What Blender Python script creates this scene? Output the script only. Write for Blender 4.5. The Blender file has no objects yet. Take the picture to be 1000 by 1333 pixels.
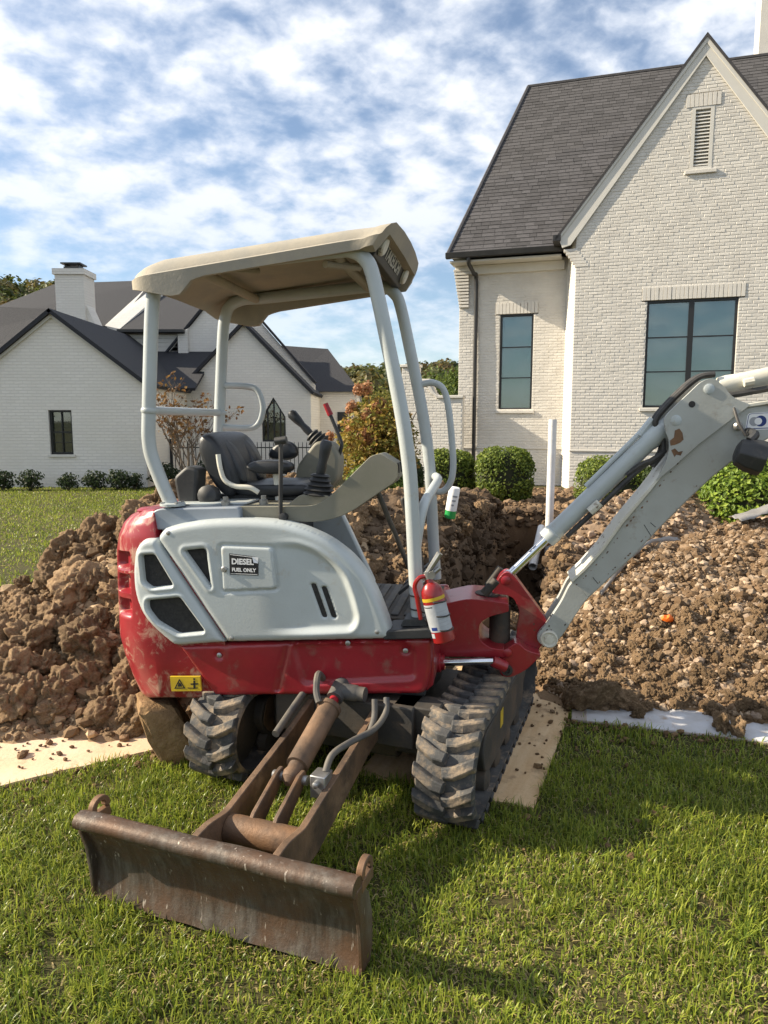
import bpy, bmesh, math, random
import numpy as np
from mathutils import Vector, Matrix, noise as mnoise
random.seed(7); rng = np.random.default_rng(7)
R = math.radians
scene = bpy.context.scene
col = scene.collection

# ------------------------------------------------------------------ camera
cam = bpy.data.objects.new('camera', bpy.data.cameras.new('camera')); col.objects.link(cam)
cam.location = (0, 0, 1.6); cam.rotation_euler = (R(90 - 7.26), 0, 0)
cam.data.sensor_fit = 'HORIZONTAL'; cam.data.sensor_width = 36; cam.data.lens = 33.48
cam.data.clip_start = .05; cam.data.clip_end = 2000
scene.camera = cam

# ------------------------------------------------------------------ light
SUN_AZ, SUN_EL = 4.8, 31.0          # light comes from the left, a little from beyond the machine
sd = Vector((math.cos(R(SUN_EL)) * math.cos(R(SUN_AZ)), -math.cos(R(SUN_EL)) * math.sin(R(SUN_AZ)), -math.sin(R(SUN_EL))))
sun = bpy.data.objects.new('sun', bpy.data.lights.new('sun', 'SUN')); col.objects.link(sun)
sun.rotation_euler = sd.to_track_quat('-Z', 'Y').to_euler()
sun.data.energy = 5.0; sun.data.angle = R(.5); sun.data.color = (1, .87, .67)

world = bpy.data.worlds.new('World'); scene.world = world; world.use_nodes = True
wn, wl = world.node_tree.nodes, world.node_tree.links
wn.clear()
def N(nodes, typ, **kw):
    n = nodes.new(typ)
    for k, v in kw.items():
        if k == 'inp':
            for a, b in v.items(): n.inputs[a].default_value = b
        else: setattr(n, k, v)
    return n
wout = N(wn, 'ShaderNodeOutputWorld'); wbg = N(wn, 'ShaderNodeBackground', inp={'Strength': .075})
sky = N(wn, 'ShaderNodeTexSky', sky_type='NISHITA', sun_disc=False, sun_elevation=R(SUN_EL), altitude=100, air_density=1.0, dust_density=.35, ozone_density=1.8)
sky.sun_rotation = math.atan2(-sd.x, -sd.y)
tc = N(wn, 'ShaderNodeTexCoord'); sep = N(wn, 'ShaderNodeSeparateXYZ')
wl.new(tc.outputs['Generated'], sep.inputs[0])
def wmath(op, a, b=None, c=None, clamp=False):
    n = N(wn, 'ShaderNodeMath', operation=op, use_clamp=clamp)
    for i, v in enumerate((a, b, c)):
        if v is None: continue
        if isinstance(v, (int, float)): n.inputs[i].default_value = v
        else: wl.new(v, n.inputs[i])
    return n.outputs[0]
zz = wmath('ADD', wmath('MAXIMUM', sep.outputs[2], 0.0), .34)
cx = wmath('DIVIDE', sep.outputs[0], zz); cy = wmath('DIVIDE', sep.outputs[1], zz)
comb = N(wn, 'ShaderNodeCombineXYZ'); wl.new(cx, comb.inputs[0]); wl.new(cy, comb.inputs[1])
mp = N(wn, 'ShaderNodeMapping'); mp.inputs['Rotation'].default_value = (0, 0, R(-28)); mp.inputs['Scale'].default_value = (1.0, 1.12, 1)
mp.inputs['Location'].default_value = (1.3, .4, 0)
wl.new(comb.outputs[0], mp.inputs['Vector'])
n1 = N(wn, 'ShaderNodeTexNoise', inp={'Scale': 10.5, 'Detail': 6, 'Roughness': .52, 'Distortion': .15})
n2 = N(wn, 'ShaderNodeTexNoise', inp={'Scale': 2.6, 'Detail': 3, 'Roughness': .5})
n3 = N(wn, 'ShaderNodeTexNoise', inp={'Scale': 30, 'Detail': 4, 'Roughness': .55, 'Distortion': .3})
for n in (n1, n2, n3): wl.new(mp.outputs[0], n.inputs['Vector'])
den = wmath('ADD', wmath('MULTIPLY_ADD', n1.outputs['Fac'], .95, wmath('MULTIPLY', n2.outputs['Fac'], .8)), wmath('MULTIPLY', n3.outputs['Fac'], .26))
mr = N(wn, 'ShaderNodeMapRange', interpolation_type='SMOOTHSTEP', inp={'From Min': .70, 'From Max': 1.22, 'To Min': .10, 'To Max': .97})
wl.new(den, mr.inputs['Value'])
ccol = N(wn, 'ShaderNodeMixRGB', inp={'Color1': (4.9, 5.8, 7.3, 1), 'Color2': (7.4, 7.5, 7.7, 1)})
wl.new(mr.outputs[0], ccol.inputs[0])
low_ = N(wn, 'ShaderNodeMapRange', interpolation_type='SMOOTHSTEP', inp={'From Min': .02, 'From Max': .42, 'To Min': .42, 'To Max': 1.0}); wl.new(sep.outputs[2], low_.inputs['Value'])
cfac = wmath('MULTIPLY', mr.outputs[0], low_.outputs[0])      # thinner, broken cloud low over the roofs
mixc = N(wn, 'ShaderNodeMixRGB'); wl.new(cfac, mixc.inputs[0]); wl.new(sky.outputs[0], mixc.inputs[1]); wl.new(ccol.outputs[0], mixc.inputs[2])
wl.new(mixc.outputs[0], wbg.inputs[0]); wl.new(wbg.outputs[0], wout.inputs[0])

scene.view_settings.view_transform = 'Standard'; scene.view_settings.look = 'None'
scene.view_settings.exposure = 1.05; scene.view_settings.gamma = 1.0; scene.view_settings.use_curve_mapping = False
scene.cycles.max_bounces = 8; scene.cycles.use_denoising = True

# ------------------------------------------------------------------ materials
class NT:
    def __init__(s, m): s.t = m.node_tree; s.n = s.t.nodes; s.l = s.t.links
    def node(s, typ, **kw): return N(s.n, typ, **kw)
    def link(s, a, b): s.l.new(a, b)
def newmat(name):
    m = bpy.data.materials.new(name); m.use_nodes = True
    return m, NT(m), m.node_tree.nodes['Principled BSDF']
def noise_fac(t, scale, detail=5, rough=.6, lo=.35, hi=.65, stretch=None, coord='Object', dist=0):
    c = t.node('ShaderNodeTexCoord'); v = c.outputs[coord]
    if stretch:
        mpn = t.node('ShaderNodeMapping'); mpn.inputs['Scale'].default_value = stretch; t.link(v, mpn.inputs['Vector']); v = mpn.outputs[0]
    n = t.node('ShaderNodeTexNoise', inp={'Scale': scale, 'Detail': detail, 'Roughness': rough, 'Distortion': dist}); t.link(v, n.inputs['Vector'])
    r = t.node('ShaderNodeMapRange', inp={'From Min': lo, 'From Max': hi}); t.link(n.outputs['Fac'], r.inputs['Value'])
    return r.outputs[0], n
def rgb(c): return (c[0], c[1], c[2], 1)
def pmat(name, c1, c2=None, scale=6, lo=.35, hi=.65, rough=.6, rough2=None, metal=0, bump=0, bscale=80, dirt=None, dscale=5, dlo=.55, dhi=.7,
         stretch=None, attr=None, objrand=0, coat=0, spec=.5, coord='Object'):
    m, t, b = newmat(name)
    c = None
    if attr:
        a = t.node('ShaderNodeAttribute', attribute_name=attr); c = a.outputs['Color']
    else:
        v = t.node('ShaderNodeRGB'); v.outputs[0].default_value = rgb(c1); c = v.outputs[0]
    fac = None
    if c2 is not None:
        fac, _ = noise_fac(t, scale, lo=lo, hi=hi, stretch=stretch, coord=coord)
        mx = t.node('ShaderNodeMixRGB'); t.link(fac, mx.inputs[0]); t.link(c, mx.inputs[1]); mx.inputs[2].default_value = rgb(c2); c = mx.outputs[0]
    if objrand:
        oi = t.node('ShaderNodeObjectInfo'); mr_ = t.node('ShaderNodeMapRange', inp={'To Min': 1 - objrand, 'To Max': 1 + objrand}); t.link(oi.outputs['Random'], mr_.inputs['Value'])
        mx = t.node('ShaderNodeMixRGB', blend_type='MULTIPLY', inp={0: 1}); t.link(c, mx.inputs[1]); t.link(mr_.outputs[0], mx.inputs[2]); c = mx.outputs[0]
    rsock = None
    if dirt is not None:
        df, _ = noise_fac(t, dscale, detail=8, rough=.7, lo=dlo, hi=dhi, coord=coord)
        mx = t.node('ShaderNodeMixRGB'); t.link(df, mx.inputs[0]); t.link(c, mx.inputs[1]); mx.inputs[2].default_value = rgb(dirt); c = mx.outputs[0]
        rr = t.node('ShaderNodeMapRange', inp={'To Min': rough, 'To Max': .9}); t.link(df, rr.inputs['Value']); rsock = rr.outputs[0]
    t.link(c, b.inputs['Base Color'])
    if rsock is not None: t.link(rsock, b.inputs['Roughness'])
    elif rough2 is not None and fac is not None:
        rr = t.node('ShaderNodeMapRange', inp={'To Min': rough, 'To Max': rough2}); t.link(fac, rr.inputs['Value']); t.link(rr.outputs[0], b.inputs['Roughness'])
    else: b.inputs['Roughness'].default_value = rough
    b.inputs['Metallic'].default_value = metal; b.inputs['Specular IOR Level'].default_value = spec; b.inputs['Coat Weight'].default_value = coat
    if bump:
        _, n = noise_fac(t, bscale, detail=6, rough=.65, coord=coord)
        bp = t.node('ShaderNodeBump', inp={'Strength': 1, 'Distance': bump}); t.link(n.outputs['Fac'], bp.inputs['Height']); t.link(bp.outputs[0], b.inputs['Normal'])
    return m
MAT = {}
MAT['white'] = pmat('white_paint', (.45, .495, .505), (.40, .43, .43), 3, rough=.36, dirt=(.36, .31, .23), dscale=9, dlo=.60, dhi=.80, bump=.0006, bscale=120, coat=.15)
MAT['boom_paint'] = pmat('worn_grey_white_paint', (.40, .415, .395), (.34, .345, .32), 4, rough=.42, dirt=(.24, .20, .15), dscale=10, dlo=.58, dhi=.76, bump=.0008, bscale=90)
MAT['cream'] = pmat('aged_white_paint', (.64, .63, .56), (.55, .52, .43), 5, rough=.45, dirt=(.16, .10, .06), dscale=22, dlo=.60, dhi=.66, bump=.001, bscale=60)
MAT['red_plain'] = pmat('red_paint', (.29, .014, .023), (.21, .012, .019), 4, rough=.34, dirt=(.22, .11, .075), dscale=8, dlo=.55, dhi=.80, bump=.0006, bscale=90, coat=.25)
MAT['black_plastic'] = pmat('black_plastic', (.022, .023, .025), (.035, .036, .037), 12, rough=.55, dirt=(.14, .12, .10), dscale=10, dlo=.58, dhi=.85)
MAT['vinyl'] = pmat('black_vinyl', (.016, .018, .021), (.024, .026, .03), 10, rough=.42, bump=.0012, bscale=160)
MAT['dark_metal'] = pmat('dark_grimy_steel', (.03, .028, .026), (.055, .045, .035), 7, rough=.7, dirt=(.12, .08, .05), dscale=5, dlo=.52, dhi=.75, bump=.002, bscale=50)
MAT['rust'] = pmat('rusted_steel', (.115, .075, .05), (.20, .105, .05), 6, rough=.62, rough2=.8, metal=.25, dirt=(.05, .036, .028), dscale=4, dlo=.5, dhi=.68, bump=.002, bscale=70)
def blade_steel():
    m, t, b = newmat('worn_blade_steel')
    f1, _ = noise_fac(t, 26, detail=6, rough=.7, lo=.42, hi=.62, stretch=(1, 1, .10)); f2, _ = noise_fac(t, 5, detail=7, rough=.7, lo=.42, hi=.62); f3, _ = noise_fac(t, 60, detail=4, rough=.6, lo=.64, hi=.70, stretch=(1, 1, .16))
    a = t.node('ShaderNodeMixRGB', inp={1: (.062, .045, .034, 1), 2: (.13, .112, .095, 1)}); t.link(f1, a.inputs[0])
    c = t.node('ShaderNodeMixRGB', inp={2: (.105, .058, .034, 1)}); t.link(f2, c.inputs[0]); t.link(a.outputs[0], c.inputs[1])
    d = t.node('ShaderNodeMixRGB', inp={2: (.36, .31, .26, 1)}); t.link(f3, d.inputs[0]); t.link(c.outputs[0], d.inputs[1]); t.link(d.outputs[0], b.inputs['Base Color'])
    b.inputs['Roughness'].default_value = .55; b.inputs['Metallic'].default_value = .3
    _, n = noise_fac(t, 70, detail=6, rough=.7); bp = t.node('ShaderNodeBump', inp={'Strength': 1, 'Distance': .002}); t.link(n.outputs['Fac'], bp.inputs['Height']); t.link(bp.outputs[0], b.inputs['Normal'])
    return m
MAT['blade'] = blade_steel()
MAT['rust_arm'] = pmat('brown_worn_steel', (.075, .05, .034), (.20, .12, .07), 8, rough=.65, metal=.2, dirt=(.26, .17, .10), dscale=7, dlo=.56, dhi=.7, bump=.002, bscale=60)
MAT['rubber'] = pmat('dusty_rubber', (.038, .038, .039), (.075, .074, .072), 9, rough=.75, dirt=(.27, .205, .14), dscale=8, dlo=.50, dhi=.64, bump=.003, bscale=60)
MAT['chrome'] = pmat('chrome_rod', (.72, .74, .78), rough=.12, metal=1)
MAT['steel'] = pmat('zinc_steel', (.42, .42, .42), (.30, .29, .27), 20, rough=.4, metal=.8)
MAT['roofp'] = pmat('dusty_tan_plastic', (.27, .255, .22), (.33, .295, .235), 5, rough=.75, dirt=(.40, .35, .265), dscale=3, dlo=.46, dhi=.72, bump=.0015, bscale=60)
MAT['console'] = pmat('grey_olive_plastic', (.17, .165, .125), (.20, .19, .15), 8, rough=.6, dirt=(.30, .26, .19), dscale=9, dlo=.6, dhi=.8, bump=.0008, bscale=200)
MAT['hood'] = pmat('shaded_grey_white_paint', (.22, .26, .31), (.28, .31, .35), 5, rough=.45, dirt=(.33, .29, .22), dscale=6, dlo=.6, dhi=.8)  # grey-white paint with its bluish shade put into the colour
MAT['hose'] = pmat('rubber_hose', (.02, .02, .021), (.06, .055, .05), 14, rough=.6)
MAT['greyhose'] = pmat('dusty_grey_hose', (.06, .06, .062), (.12, .105, .085), 14, rough=.7)
MAT['ext_red'] = pmat('extinguisher_red', (.28, .011, .012), (.22, .010, .010), 10, rough=.3, coat=.3)
MAT['label_grey'] = pmat('label_paper', (.40, .42, .45), (.34, .36, .39), 30, rough=.5)
MAT['ink'] = pmat('printing_ink', (.012, .012, .013), rough=.6)
MAT['ink_white'] = pmat('white_print', (.75, .75, .75), rough=.6)
MAT['ink_cream'] = pmat('silver_print', (.46, .45, .40), rough=.6)
MAT['ink_blue'] = pmat('blue_print', (.01, .03, .16), rough=.5)
MAT['ink_grey'] = pmat('grey_print', (.30, .31, .33), rough=.5)
MAT['decal_yellow'] = pmat('yellow_decal', (.62, .42, .02), (.50, .34, .02), 18, rough=.5, dirt=(.25, .18, .06), dscale=30, dlo=.58, dhi=.7)
MAT['red_knob'] = pmat('red_knob', (.30, .012, .02), rough=.4)
MAT['ply'] = pmat('muddy_plywood', (.54, .36, .19), (.64, .47, .28), 3, rough=.85, dirt=(.30, .20, .11), dscale=5, dlo=.52, dhi=.66, bump=.004, bscale=40, stretch=(1, 6, 1))
MAT['ply_pale'] = pmat('pale_plywood', (.62, .48, .34), (.56, .41, .26), 4, rough=.85, dirt=(.33, .22, .13), dscale=6, dlo=.58, dhi=.72, bump=.003, bscale=40)
MAT['tarp'] = pmat('white_tarp', (.50, .51, .54), (.40, .39, .385), 6, rough=.55, dirt=(.34, .25, .17), dscale=7, dlo=.56, dhi=.7, bump=.003, bscale=25)
MAT['tarp_edge'] = pmat('tarp_hem', (.34, .29, .26), (.25, .21, .18), 10, rough=.7)
MAT['pvc'] = pmat('white_pvc', (.68, .69, .70), (.60, .60, .60), 8, rough=.4, dirt=(.38, .30, .22), dscale=12, dlo=.62, dhi=.78)
MAT['film'] = pmat('dusty_plastic_film', (.26, .25, .24), (.19, .18, .17), 9, rough=.4, bump=.004, bscale=30)
MAT['orange'] = pmat('orange_plastic', (.85, .17, .015), rough=.5)
MAT['green_cap'] = pmat('green_cap', (.02, .30, .07), rough=.4)
MAT['iron'] = pmat('black_iron', (.012, .012, .013), rough=.5)
MAT['gutter'] = pmat('black_gutter', (.018, .017, .017), (.03, .028, .026), 4, rough=.4)
MAT['winframe'] = pmat('black_window_frame', (.014, .014, .015), rough=.4)
MAT['bark'] = pmat('bark', (.10, .075, .055), (.16, .125, .095), 10, rough=.9, bump=.01, bscale=20)
MAT['leaf'] = None

def leafmat(name, trans=.35, rough=.55):
    m, t, b = newmat(name)
    a = t.node('ShaderNodeAttribute', attribute_name='col')
    t.link(a.outputs['Color'], b.inputs['Base Color']); b.inputs['Roughness'].default_value = rough; b.inputs['Specular IOR Level'].default_value = .3
    tr = t.node('ShaderNodeBsdfTranslucent'); t.link(a.outputs['Color'], tr.inputs[0])
    mx = t.node('ShaderNodeMixShader', inp={0: trans}); t.link(b.outputs[0], mx.inputs[1]); t.link(tr.outputs[0], mx.inputs[2])
    t.link(mx.outputs[0], t.n['Material Output'].inputs[0])
    return m
MAT['leaf'] = leafmat('leaf'); MAT['grass'] = leafmat('grass_blade', .45, .36)
MAT['core'] = pmat('dark_twig_core', (.018, .026, .010), (.03, .03, .015), 9, rough=.95)

# painted brick: flat colour with faint staining; the relief is geometry on the near house
MAT['brick'] = pmat('painted_brick', (.65, .62, .565), (.58, .55, .50), 2.5, rough=.75, dirt=(.52, .47, .40), dscale=1.2, dlo=.60, dhi=.85, bump=.004, bscale=45)
MAT['trim'] = pmat('painted_trim', (.62, .60, .55), (.58, .56, .51), 3, rough=.6)
MAT['shingle'] = pmat('asphalt_shingle', (.050, .049, .053), (.074, .071, .075), 14, rough=.95, objrand=.25, bump=.004, bscale=90)
MAT['shingle_mass'] = pmat('asphalt_shingle_mass', (.1, .1, .1), attr='col', rough=.95, bump=.004, bscale=90)
def far_brick():
    m, t, b = newmat('far_painted_brick')
    c = t.node('ShaderNodeTexCoord'); mpn = t.node('ShaderNodeMapping'); mpn.inputs['Rotation'].default_value = (R(90), 0, 0)
    t.link(c.outputs['Object'], mpn.inputs['Vector'])
    br = t.node('ShaderNodeTexBrick', inp={'Scale': 1, 'Mortar Size': .008, 'Brick Width': .21, 'Row Height': .075, 'Color1': (.76, .73, .675, 1), 'Color2': (.71, .68, .63, 1), 'Mortar': (.67, .645, .60, 1)})
    t.link(mpn.outputs[0], br.inputs['Vector'])
    f, _ = noise_fac(t, .9, lo=.4, hi=.75); mx = t.node('ShaderNodeMixRGB'); t.link(f, mx.inputs[0]); t.link(br.outputs['Color'], mx.inputs[1]); mx.inputs[2].default_value = (.68, .65, .59, 1)
    t.link(mx.outputs[0], b.inputs['Base Color']); b.inputs['Roughness'].default_value = .8
    bp = t.node('ShaderNodeBump', inp={'Strength': .8, 'Distance': .012}, invert=True); t.link(br.outputs['Fac'], bp.inputs['Height']); t.link(bp.outputs[0], b.inputs['Normal'])
    return m
MAT['farbrick'] = far_brick()
MAT['slate'] = pmat('dark_roof_shingle', (.017, .018, .023), (.030, .031, .037), 18, rough=.85, stretch=(1, 1, 6), bump=.02, bscale=25)

def glassmat():
    m, t, b = newmat('window_glass')
    gl = t.node('ShaderNodeBsdfGlossy', inp={'Roughness': .015, 'Color': (.9, .95, .97, 1)}); tr = t.node('ShaderNodeBsdfTransparent', inp={'Color': (.78, .86, .85, 1)})
    fr = t.node('ShaderNodeFresnel', inp={'IOR': 1.55}); mrn = t.node('ShaderNodeMapRange', inp={'To Min': .08, 'To Max': .9}); t.link(fr.outputs[0], mrn.inputs['Value'])
    mx = t.node('ShaderNodeMixShader'); t.link(mrn.outputs[0], mx.inputs[0]); t.link(tr.outputs[0], mx.inputs[1]); t.link(gl.outputs[0], mx.inputs[2])
    t.link(mx.outputs[0], t.n['Material Output'].inputs[0]); return m
MAT['glass'] = glassmat()
MAT['shade'] = pmat('roller_shade', (.50, .53, .51), (.44, .47, .455), 2, rough=.8)
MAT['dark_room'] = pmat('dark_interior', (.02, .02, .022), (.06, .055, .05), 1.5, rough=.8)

# red counterweight paint, scraped to primer at the tail
def scraped_red():
    m, t, b = newmat('scraped_red_paint')
    c = t.node('ShaderNodeTexCoord'); sp = t.node('ShaderNodeSeparateXYZ'); t.link(c.outputs['Object'], sp.inputs[0])
    f, _ = noise_fac(t, 9, detail=9, rough=.72, lo=.53, hi=.62, stretch=(1, 1, .8), dist=.9)
    px = t.node('ShaderNodeMapRange', inp={'From Min': -.98, 'From Max': -1.12}); t.link(sp.outputs[0], px.inputs['Value'])
    pz = t.node('ShaderNodeMapRange', inp={'From Min': .80, 'From Max': .55}); t.link(sp.outputs[2], pz.inputs['Value'])
    mu = t.node('ShaderNodeMath', operation='MAXIMUM'); mul = t.node('ShaderNodeMath', operation='MULTIPLY'); t.link(px.outputs[0], mul.inputs[0]); t.link(pz.outputs[0], mul.inputs[1])
    t.link(mul.outputs[0], mu.inputs[0])
    f2, _ = noise_fac(t, 16, detail=8, rough=.7, lo=.635, hi=.69, stretch=(1, 1, 1.4), dist=.6)
    m2 = t.node('ShaderNodeMath', operation='MULTIPLY'); t.link(f2, m2.inputs[0])
    p2 = t.node('ShaderNodeMapRange', inp={'From Min': -.86, 'From Max': -1.05}); t.link(sp.outputs[0], p2.inputs['Value']); t.link(p2.outputs[0], m2.inputs[1])
    m1 = t.node('ShaderNodeMath', operation='MULTIPLY'); t.link(f, m1.inputs[0]); t.link(mu.outputs[0], m1.inputs[1])
    mx_ = t.node('ShaderNodeMath', operation='MAXIMUM'); t.link(m1.outputs[0], mx_.inputs[0]); t.link(m2.outputs[0], mx_.inputs[1])
    base = t.node('ShaderNodeMixRGB', inp={1: (.29, .014, .023, 1), 2: (.21, .012, .019, 1)}); f3, _ = noise_fac(t, 5); t.link(f3, base.inputs[0])
    mix = t.node('ShaderNodeMixRGB', inp={2: (.46, .36, .25, 1)}); t.link(mx_.outputs[0], mix.inputs[0]); t.link(base.outputs[0], mix.inputs[1])
    t.link(mix.outputs[0], b.inputs['Base Color'])
    rr = t.node('ShaderNodeMapRange', inp={'To Min': .34, 'To Max': .9}); t.link(mx_.outputs[0], rr.inputs['Value']); t.link(rr.outputs[0], b.inputs['Roughness'])
    b.inputs['Coat Weight'].default_value = .15
    return m
MAT['red_scraped'] = scraped_red()
MAT['grille'] = pmat('black_grille_mesh', (.012, .012, .012), (.03, .028, .026), 60, rough=.7, bump=.003, bscale=300)
MAT['dirt_attr'] = pmat('soil', (.2, .13, .08), attr='col', rough=.95, bump=.012, bscale=28, spec=.2)
MAT['clod'] = pmat('soil_clod', (.33, .225, .13), (.20, .128, .072), 9, rough=.95, objrand=.38, bump=.014, bscale=24, dirt=(.38, .27, .165), dscale=5, dlo=.52, dhi=.72, spec=.2)
MAT['boulder'] = pmat('clay_block', (.27, .17, .085), (.19, .115, .06), 6, rough=.95, bump=.02, bscale=18, dirt=(.36, .25, .14), dscale=4, dlo=.5, dhi=.7, spec=.2)
MAT['stone'] = pmat('crushed_stone', (.36, .27, .195), (.24, .165, .11), 20, rough=.85, objrand=.35)

# ------------------------------------------------------------------ mesh helpers
def finish(o, label=None, cat=None, group=None, kind=None):
    if label: o['label'] = label
    if cat: o['category'] = cat
    if group: o['group'] = group
    if kind: o['kind'] = kind
    return o
def link(o, parent=None):
    col.objects.link(o)
    if parent is not None: o.parent = parent
    return o
def empty(name, loc=(0, 0, 0), rz=0, **kw):
    o = bpy.data.objects.new(name, None); o.location = loc; o.rotation_euler = (0, 0, rz); o.empty_display_size = .1
    link(o); return finish(o, **kw)
def np_mesh(name, V, Fq=None, Ft=None, colr=None, smooth=False, mats=(), sharp=None, facecols=None):
    """fast mesh from arrays: quads Fq and triangles Ft; colr is per vertex"""
    me = bpy.data.meshes.new(name)
    V = np.asarray(V, np.float32).reshape(-1, 3)
    parts, tot = [], []
    if Fq is not None and len(Fq): Fq = np.asarray(Fq, np.int32).reshape(-1, 4); parts.append(Fq.ravel()); tot.append(np.full(len(Fq), 4, np.int32))
    if Ft is not None and len(Ft): Ft = np.asarray(Ft, np.int32).reshape(-1, 3); parts.append(Ft.ravel()); tot.append(np.full(len(Ft), 3, np.int32))
    li = np.concatenate(parts); tt = np.concatenate(tot); st = np.concatenate([[0], np.cumsum(tt)[:-1]]).astype(np.int32)
    me.vertices.add(len(V)); me.vertices.foreach_set('co', V.ravel())
    me.loops.add(len(li)); me.loops.foreach_set('vertex_index', li)
    me.polygons.add(len(tt)); me.polygons.foreach_set('loop_start', st)
    try: me.polygons.foreach_set('loop_total', tt)
    except Exception: pass
    me.update(calc_edges=True); me.validate()
    if colr is not None:
        a = me.color_attributes.new('col', 'FLOAT_COLOR', 'POINT')
        c4 = np.ones((len(V), 4), np.float32); c4[:, :3] = colr; a.data.foreach_set('color', c4.ravel())
    if not smooth: me.polygons.foreach_set('use_smooth', np.zeros(len(me.polygons), bool))
    if smooth:
        me.polygons.foreach_set('use_smooth', np.ones(len(me.polygons), bool))
        if sharp: me.set_sharp_from_angle(angle=R(sharp))
    for m in mats: me.materials.append(m)
    return me
class MB:
    """collects shapes and links them as one mesh object"""
    def __init__(s, tf=None): s.v = []; s.f = []; s.tf = tf
    def add(s, vs, fs):
        o = len(s.v)
        s.v += [tuple(s.tf(*p)) if s.tf else tuple(p) for p in vs]; s.f += [tuple(i + o for i in f) for f in fs]
        return s
    def box(s, x0, x1, y0, y1, z0, z1):
        vs = [(x, y, z) for x in (x0, x1) for y in (y0, y1) for z in (z0, z1)]
        return s.add(vs, [(0, 1, 3, 2), (4, 6, 7, 5), (0, 4, 5, 1), (2, 3, 7, 6), (0, 2, 6, 4), (1, 5, 7, 3)])
    def prism(s, pts, c0, c1, ax='xz'):
        """extrude a 2D outline along the third axis"""
        def P(a, b, c): return (a, c, b) if ax == 'xz' else ((c, a, b) if ax == 'yz' else (a, b, c))
        n = len(pts); vs = [P(a, b, c0) for a, b in pts] + [P(a, b, c1) for a, b in pts]
        return s.add(vs, [tuple(range(n)), tuple(range(2 * n - 1, n - 1, -1))] + [(i, i + n, (i + 1) % n + n, (i + 1) % n) for i in range(n)])
    def tube(s, path, r, seg=12, caps=True, closed=False):
        path = [Vector(p) for p in path]; n = len(path)
        rs = r if isinstance(r, (list, tuple)) else [r] * n
        up = None; rings = []; vs = []
        for i, p in enumerate(path):
            if closed: d = path[(i + 1) % n] - path[i - 1]
            else: d = path[min(i + 1, n - 1)] - path[max(i - 1, 0)]
            if d.length < 1e-9: d = Vector((0, 0, 1))
            d.normalize()
            if up is None:
                up = Vector((0, 0, 1)) if abs(d.z) < .9 else Vector((1, 0, 0))
            a = (up - d * up.dot(d))
            if a.length < 1e-6: a = d.orthogonal()
            a.normalize(); b = d.cross(a); up = a
            vs += [p + (a * math.cos(t) + b * math.sin(t)) * rs[i] for t in (2 * math.pi * k / seg for k in range(seg))]
        fs = []
        for i in range(n if closed else n - 1):
            j = (i + 1) % n
            fs += [(i * seg + k, i * seg + (k + 1) % seg, j * seg + (k + 1) % seg, j * seg + k) for k in range(seg)]
        if caps and not closed: fs += [tuple(range(seg - 1, -1, -1)), tuple((n - 1) * seg + k for k in range(seg))]
        return s.add(vs, fs)
    def lathe(s, prof, base, axis, seg=16):
        """prof: (distance along the axis, radius)"""
        ax = Vector(axis).normalized(); b = Vector(base)
        return s.tube([b + ax * h for h, _ in prof], [max(r, 1e-4) for _, r in prof], seg) if False else s._lathe(prof, b, ax, seg)
    def _lathe(s, prof, b, ax, seg):
        u = ax.orthogonal().normalized(); w = ax.cross(u); vs = []
        for h, r in prof: vs += [b + ax * h + (u * math.cos(t) + w * math.sin(t)) * max(r, 1e-4) for t in (2 * math.pi * k / seg for k in range(seg))]
        n = len(prof); fs = [(i * seg + k, i * seg + (k + 1) % seg, (i + 1) * seg + (k + 1) % seg, (i + 1) * seg + k) for i in range(n - 1) for k in range(seg)]
        fs += [tuple(range(seg - 1, -1, -1)), tuple((n - 1) * seg + k for k in range(seg))]
        return s.add(vs, fs)
    def mesh(s, name, mat, smooth=None):
        me = bpy.data.meshes.new(name); me.from_pydata([tuple(v) for v in s.v], [], s.f); me.update()
        bm = bmesh.new(); bm.from_mesh(me); bmesh.ops.recalc_face_normals(bm, faces=bm.faces); bm.to_mesh(me); bm.free()
        if mat: me.materials.append(MAT[mat] if isinstance(mat, str) else mat)
        if smooth:
            me.polygons.foreach_set('use_smooth', np.ones(len(me.polygons), bool)); me.set_sharp_from_angle(angle=R(smooth))
        return me
    def build(s, name, mat, parent=None, smooth=38, bevel=0, seg=2, sub=0, **kw):
        o = bpy.data.objects.new(name, s.mesh(name, mat, smooth)); link(o, parent)
        if bevel:
            b = o.modifiers.new('bevel', 'BEVEL'); b.width = bevel; b.segments = seg; b.limit_method = 'ANGLE'; b.angle_limit = R(32)
            b.harden_normals = False
        if sub:
            u = o.modifiers.new('sub', 'SUBSURF'); u.levels = sub; u.render_levels = sub
        return finish(o, **kw)
def smooth_path(pts, n=6, closed=False):
    """Catmull-Rom through the points"""
    P = [Vector(p) for p in pts]; out = []; m = len(P)
    rngs = range(m) if closed else range(m - 1)
    for i in rngs:
        if closed: a, b, c, d = P[i - 1], P[i], P[(i + 1) % m], P[(i + 2) % m]
        else: a, b, c, d = P[max(i - 1, 0)], P[i], P[i + 1], P[min(i + 2, m - 1)]
        for k in range(n):
            t = k / n
            out.append(.5 * ((2 * b) + (c - a) * t + (2 * a - 5 * b + 4 * c - d) * t * t + (3 * b - a - 3 * c + d) * t ** 3))
    if not closed: out.append(P[-1])
    return out
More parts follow.
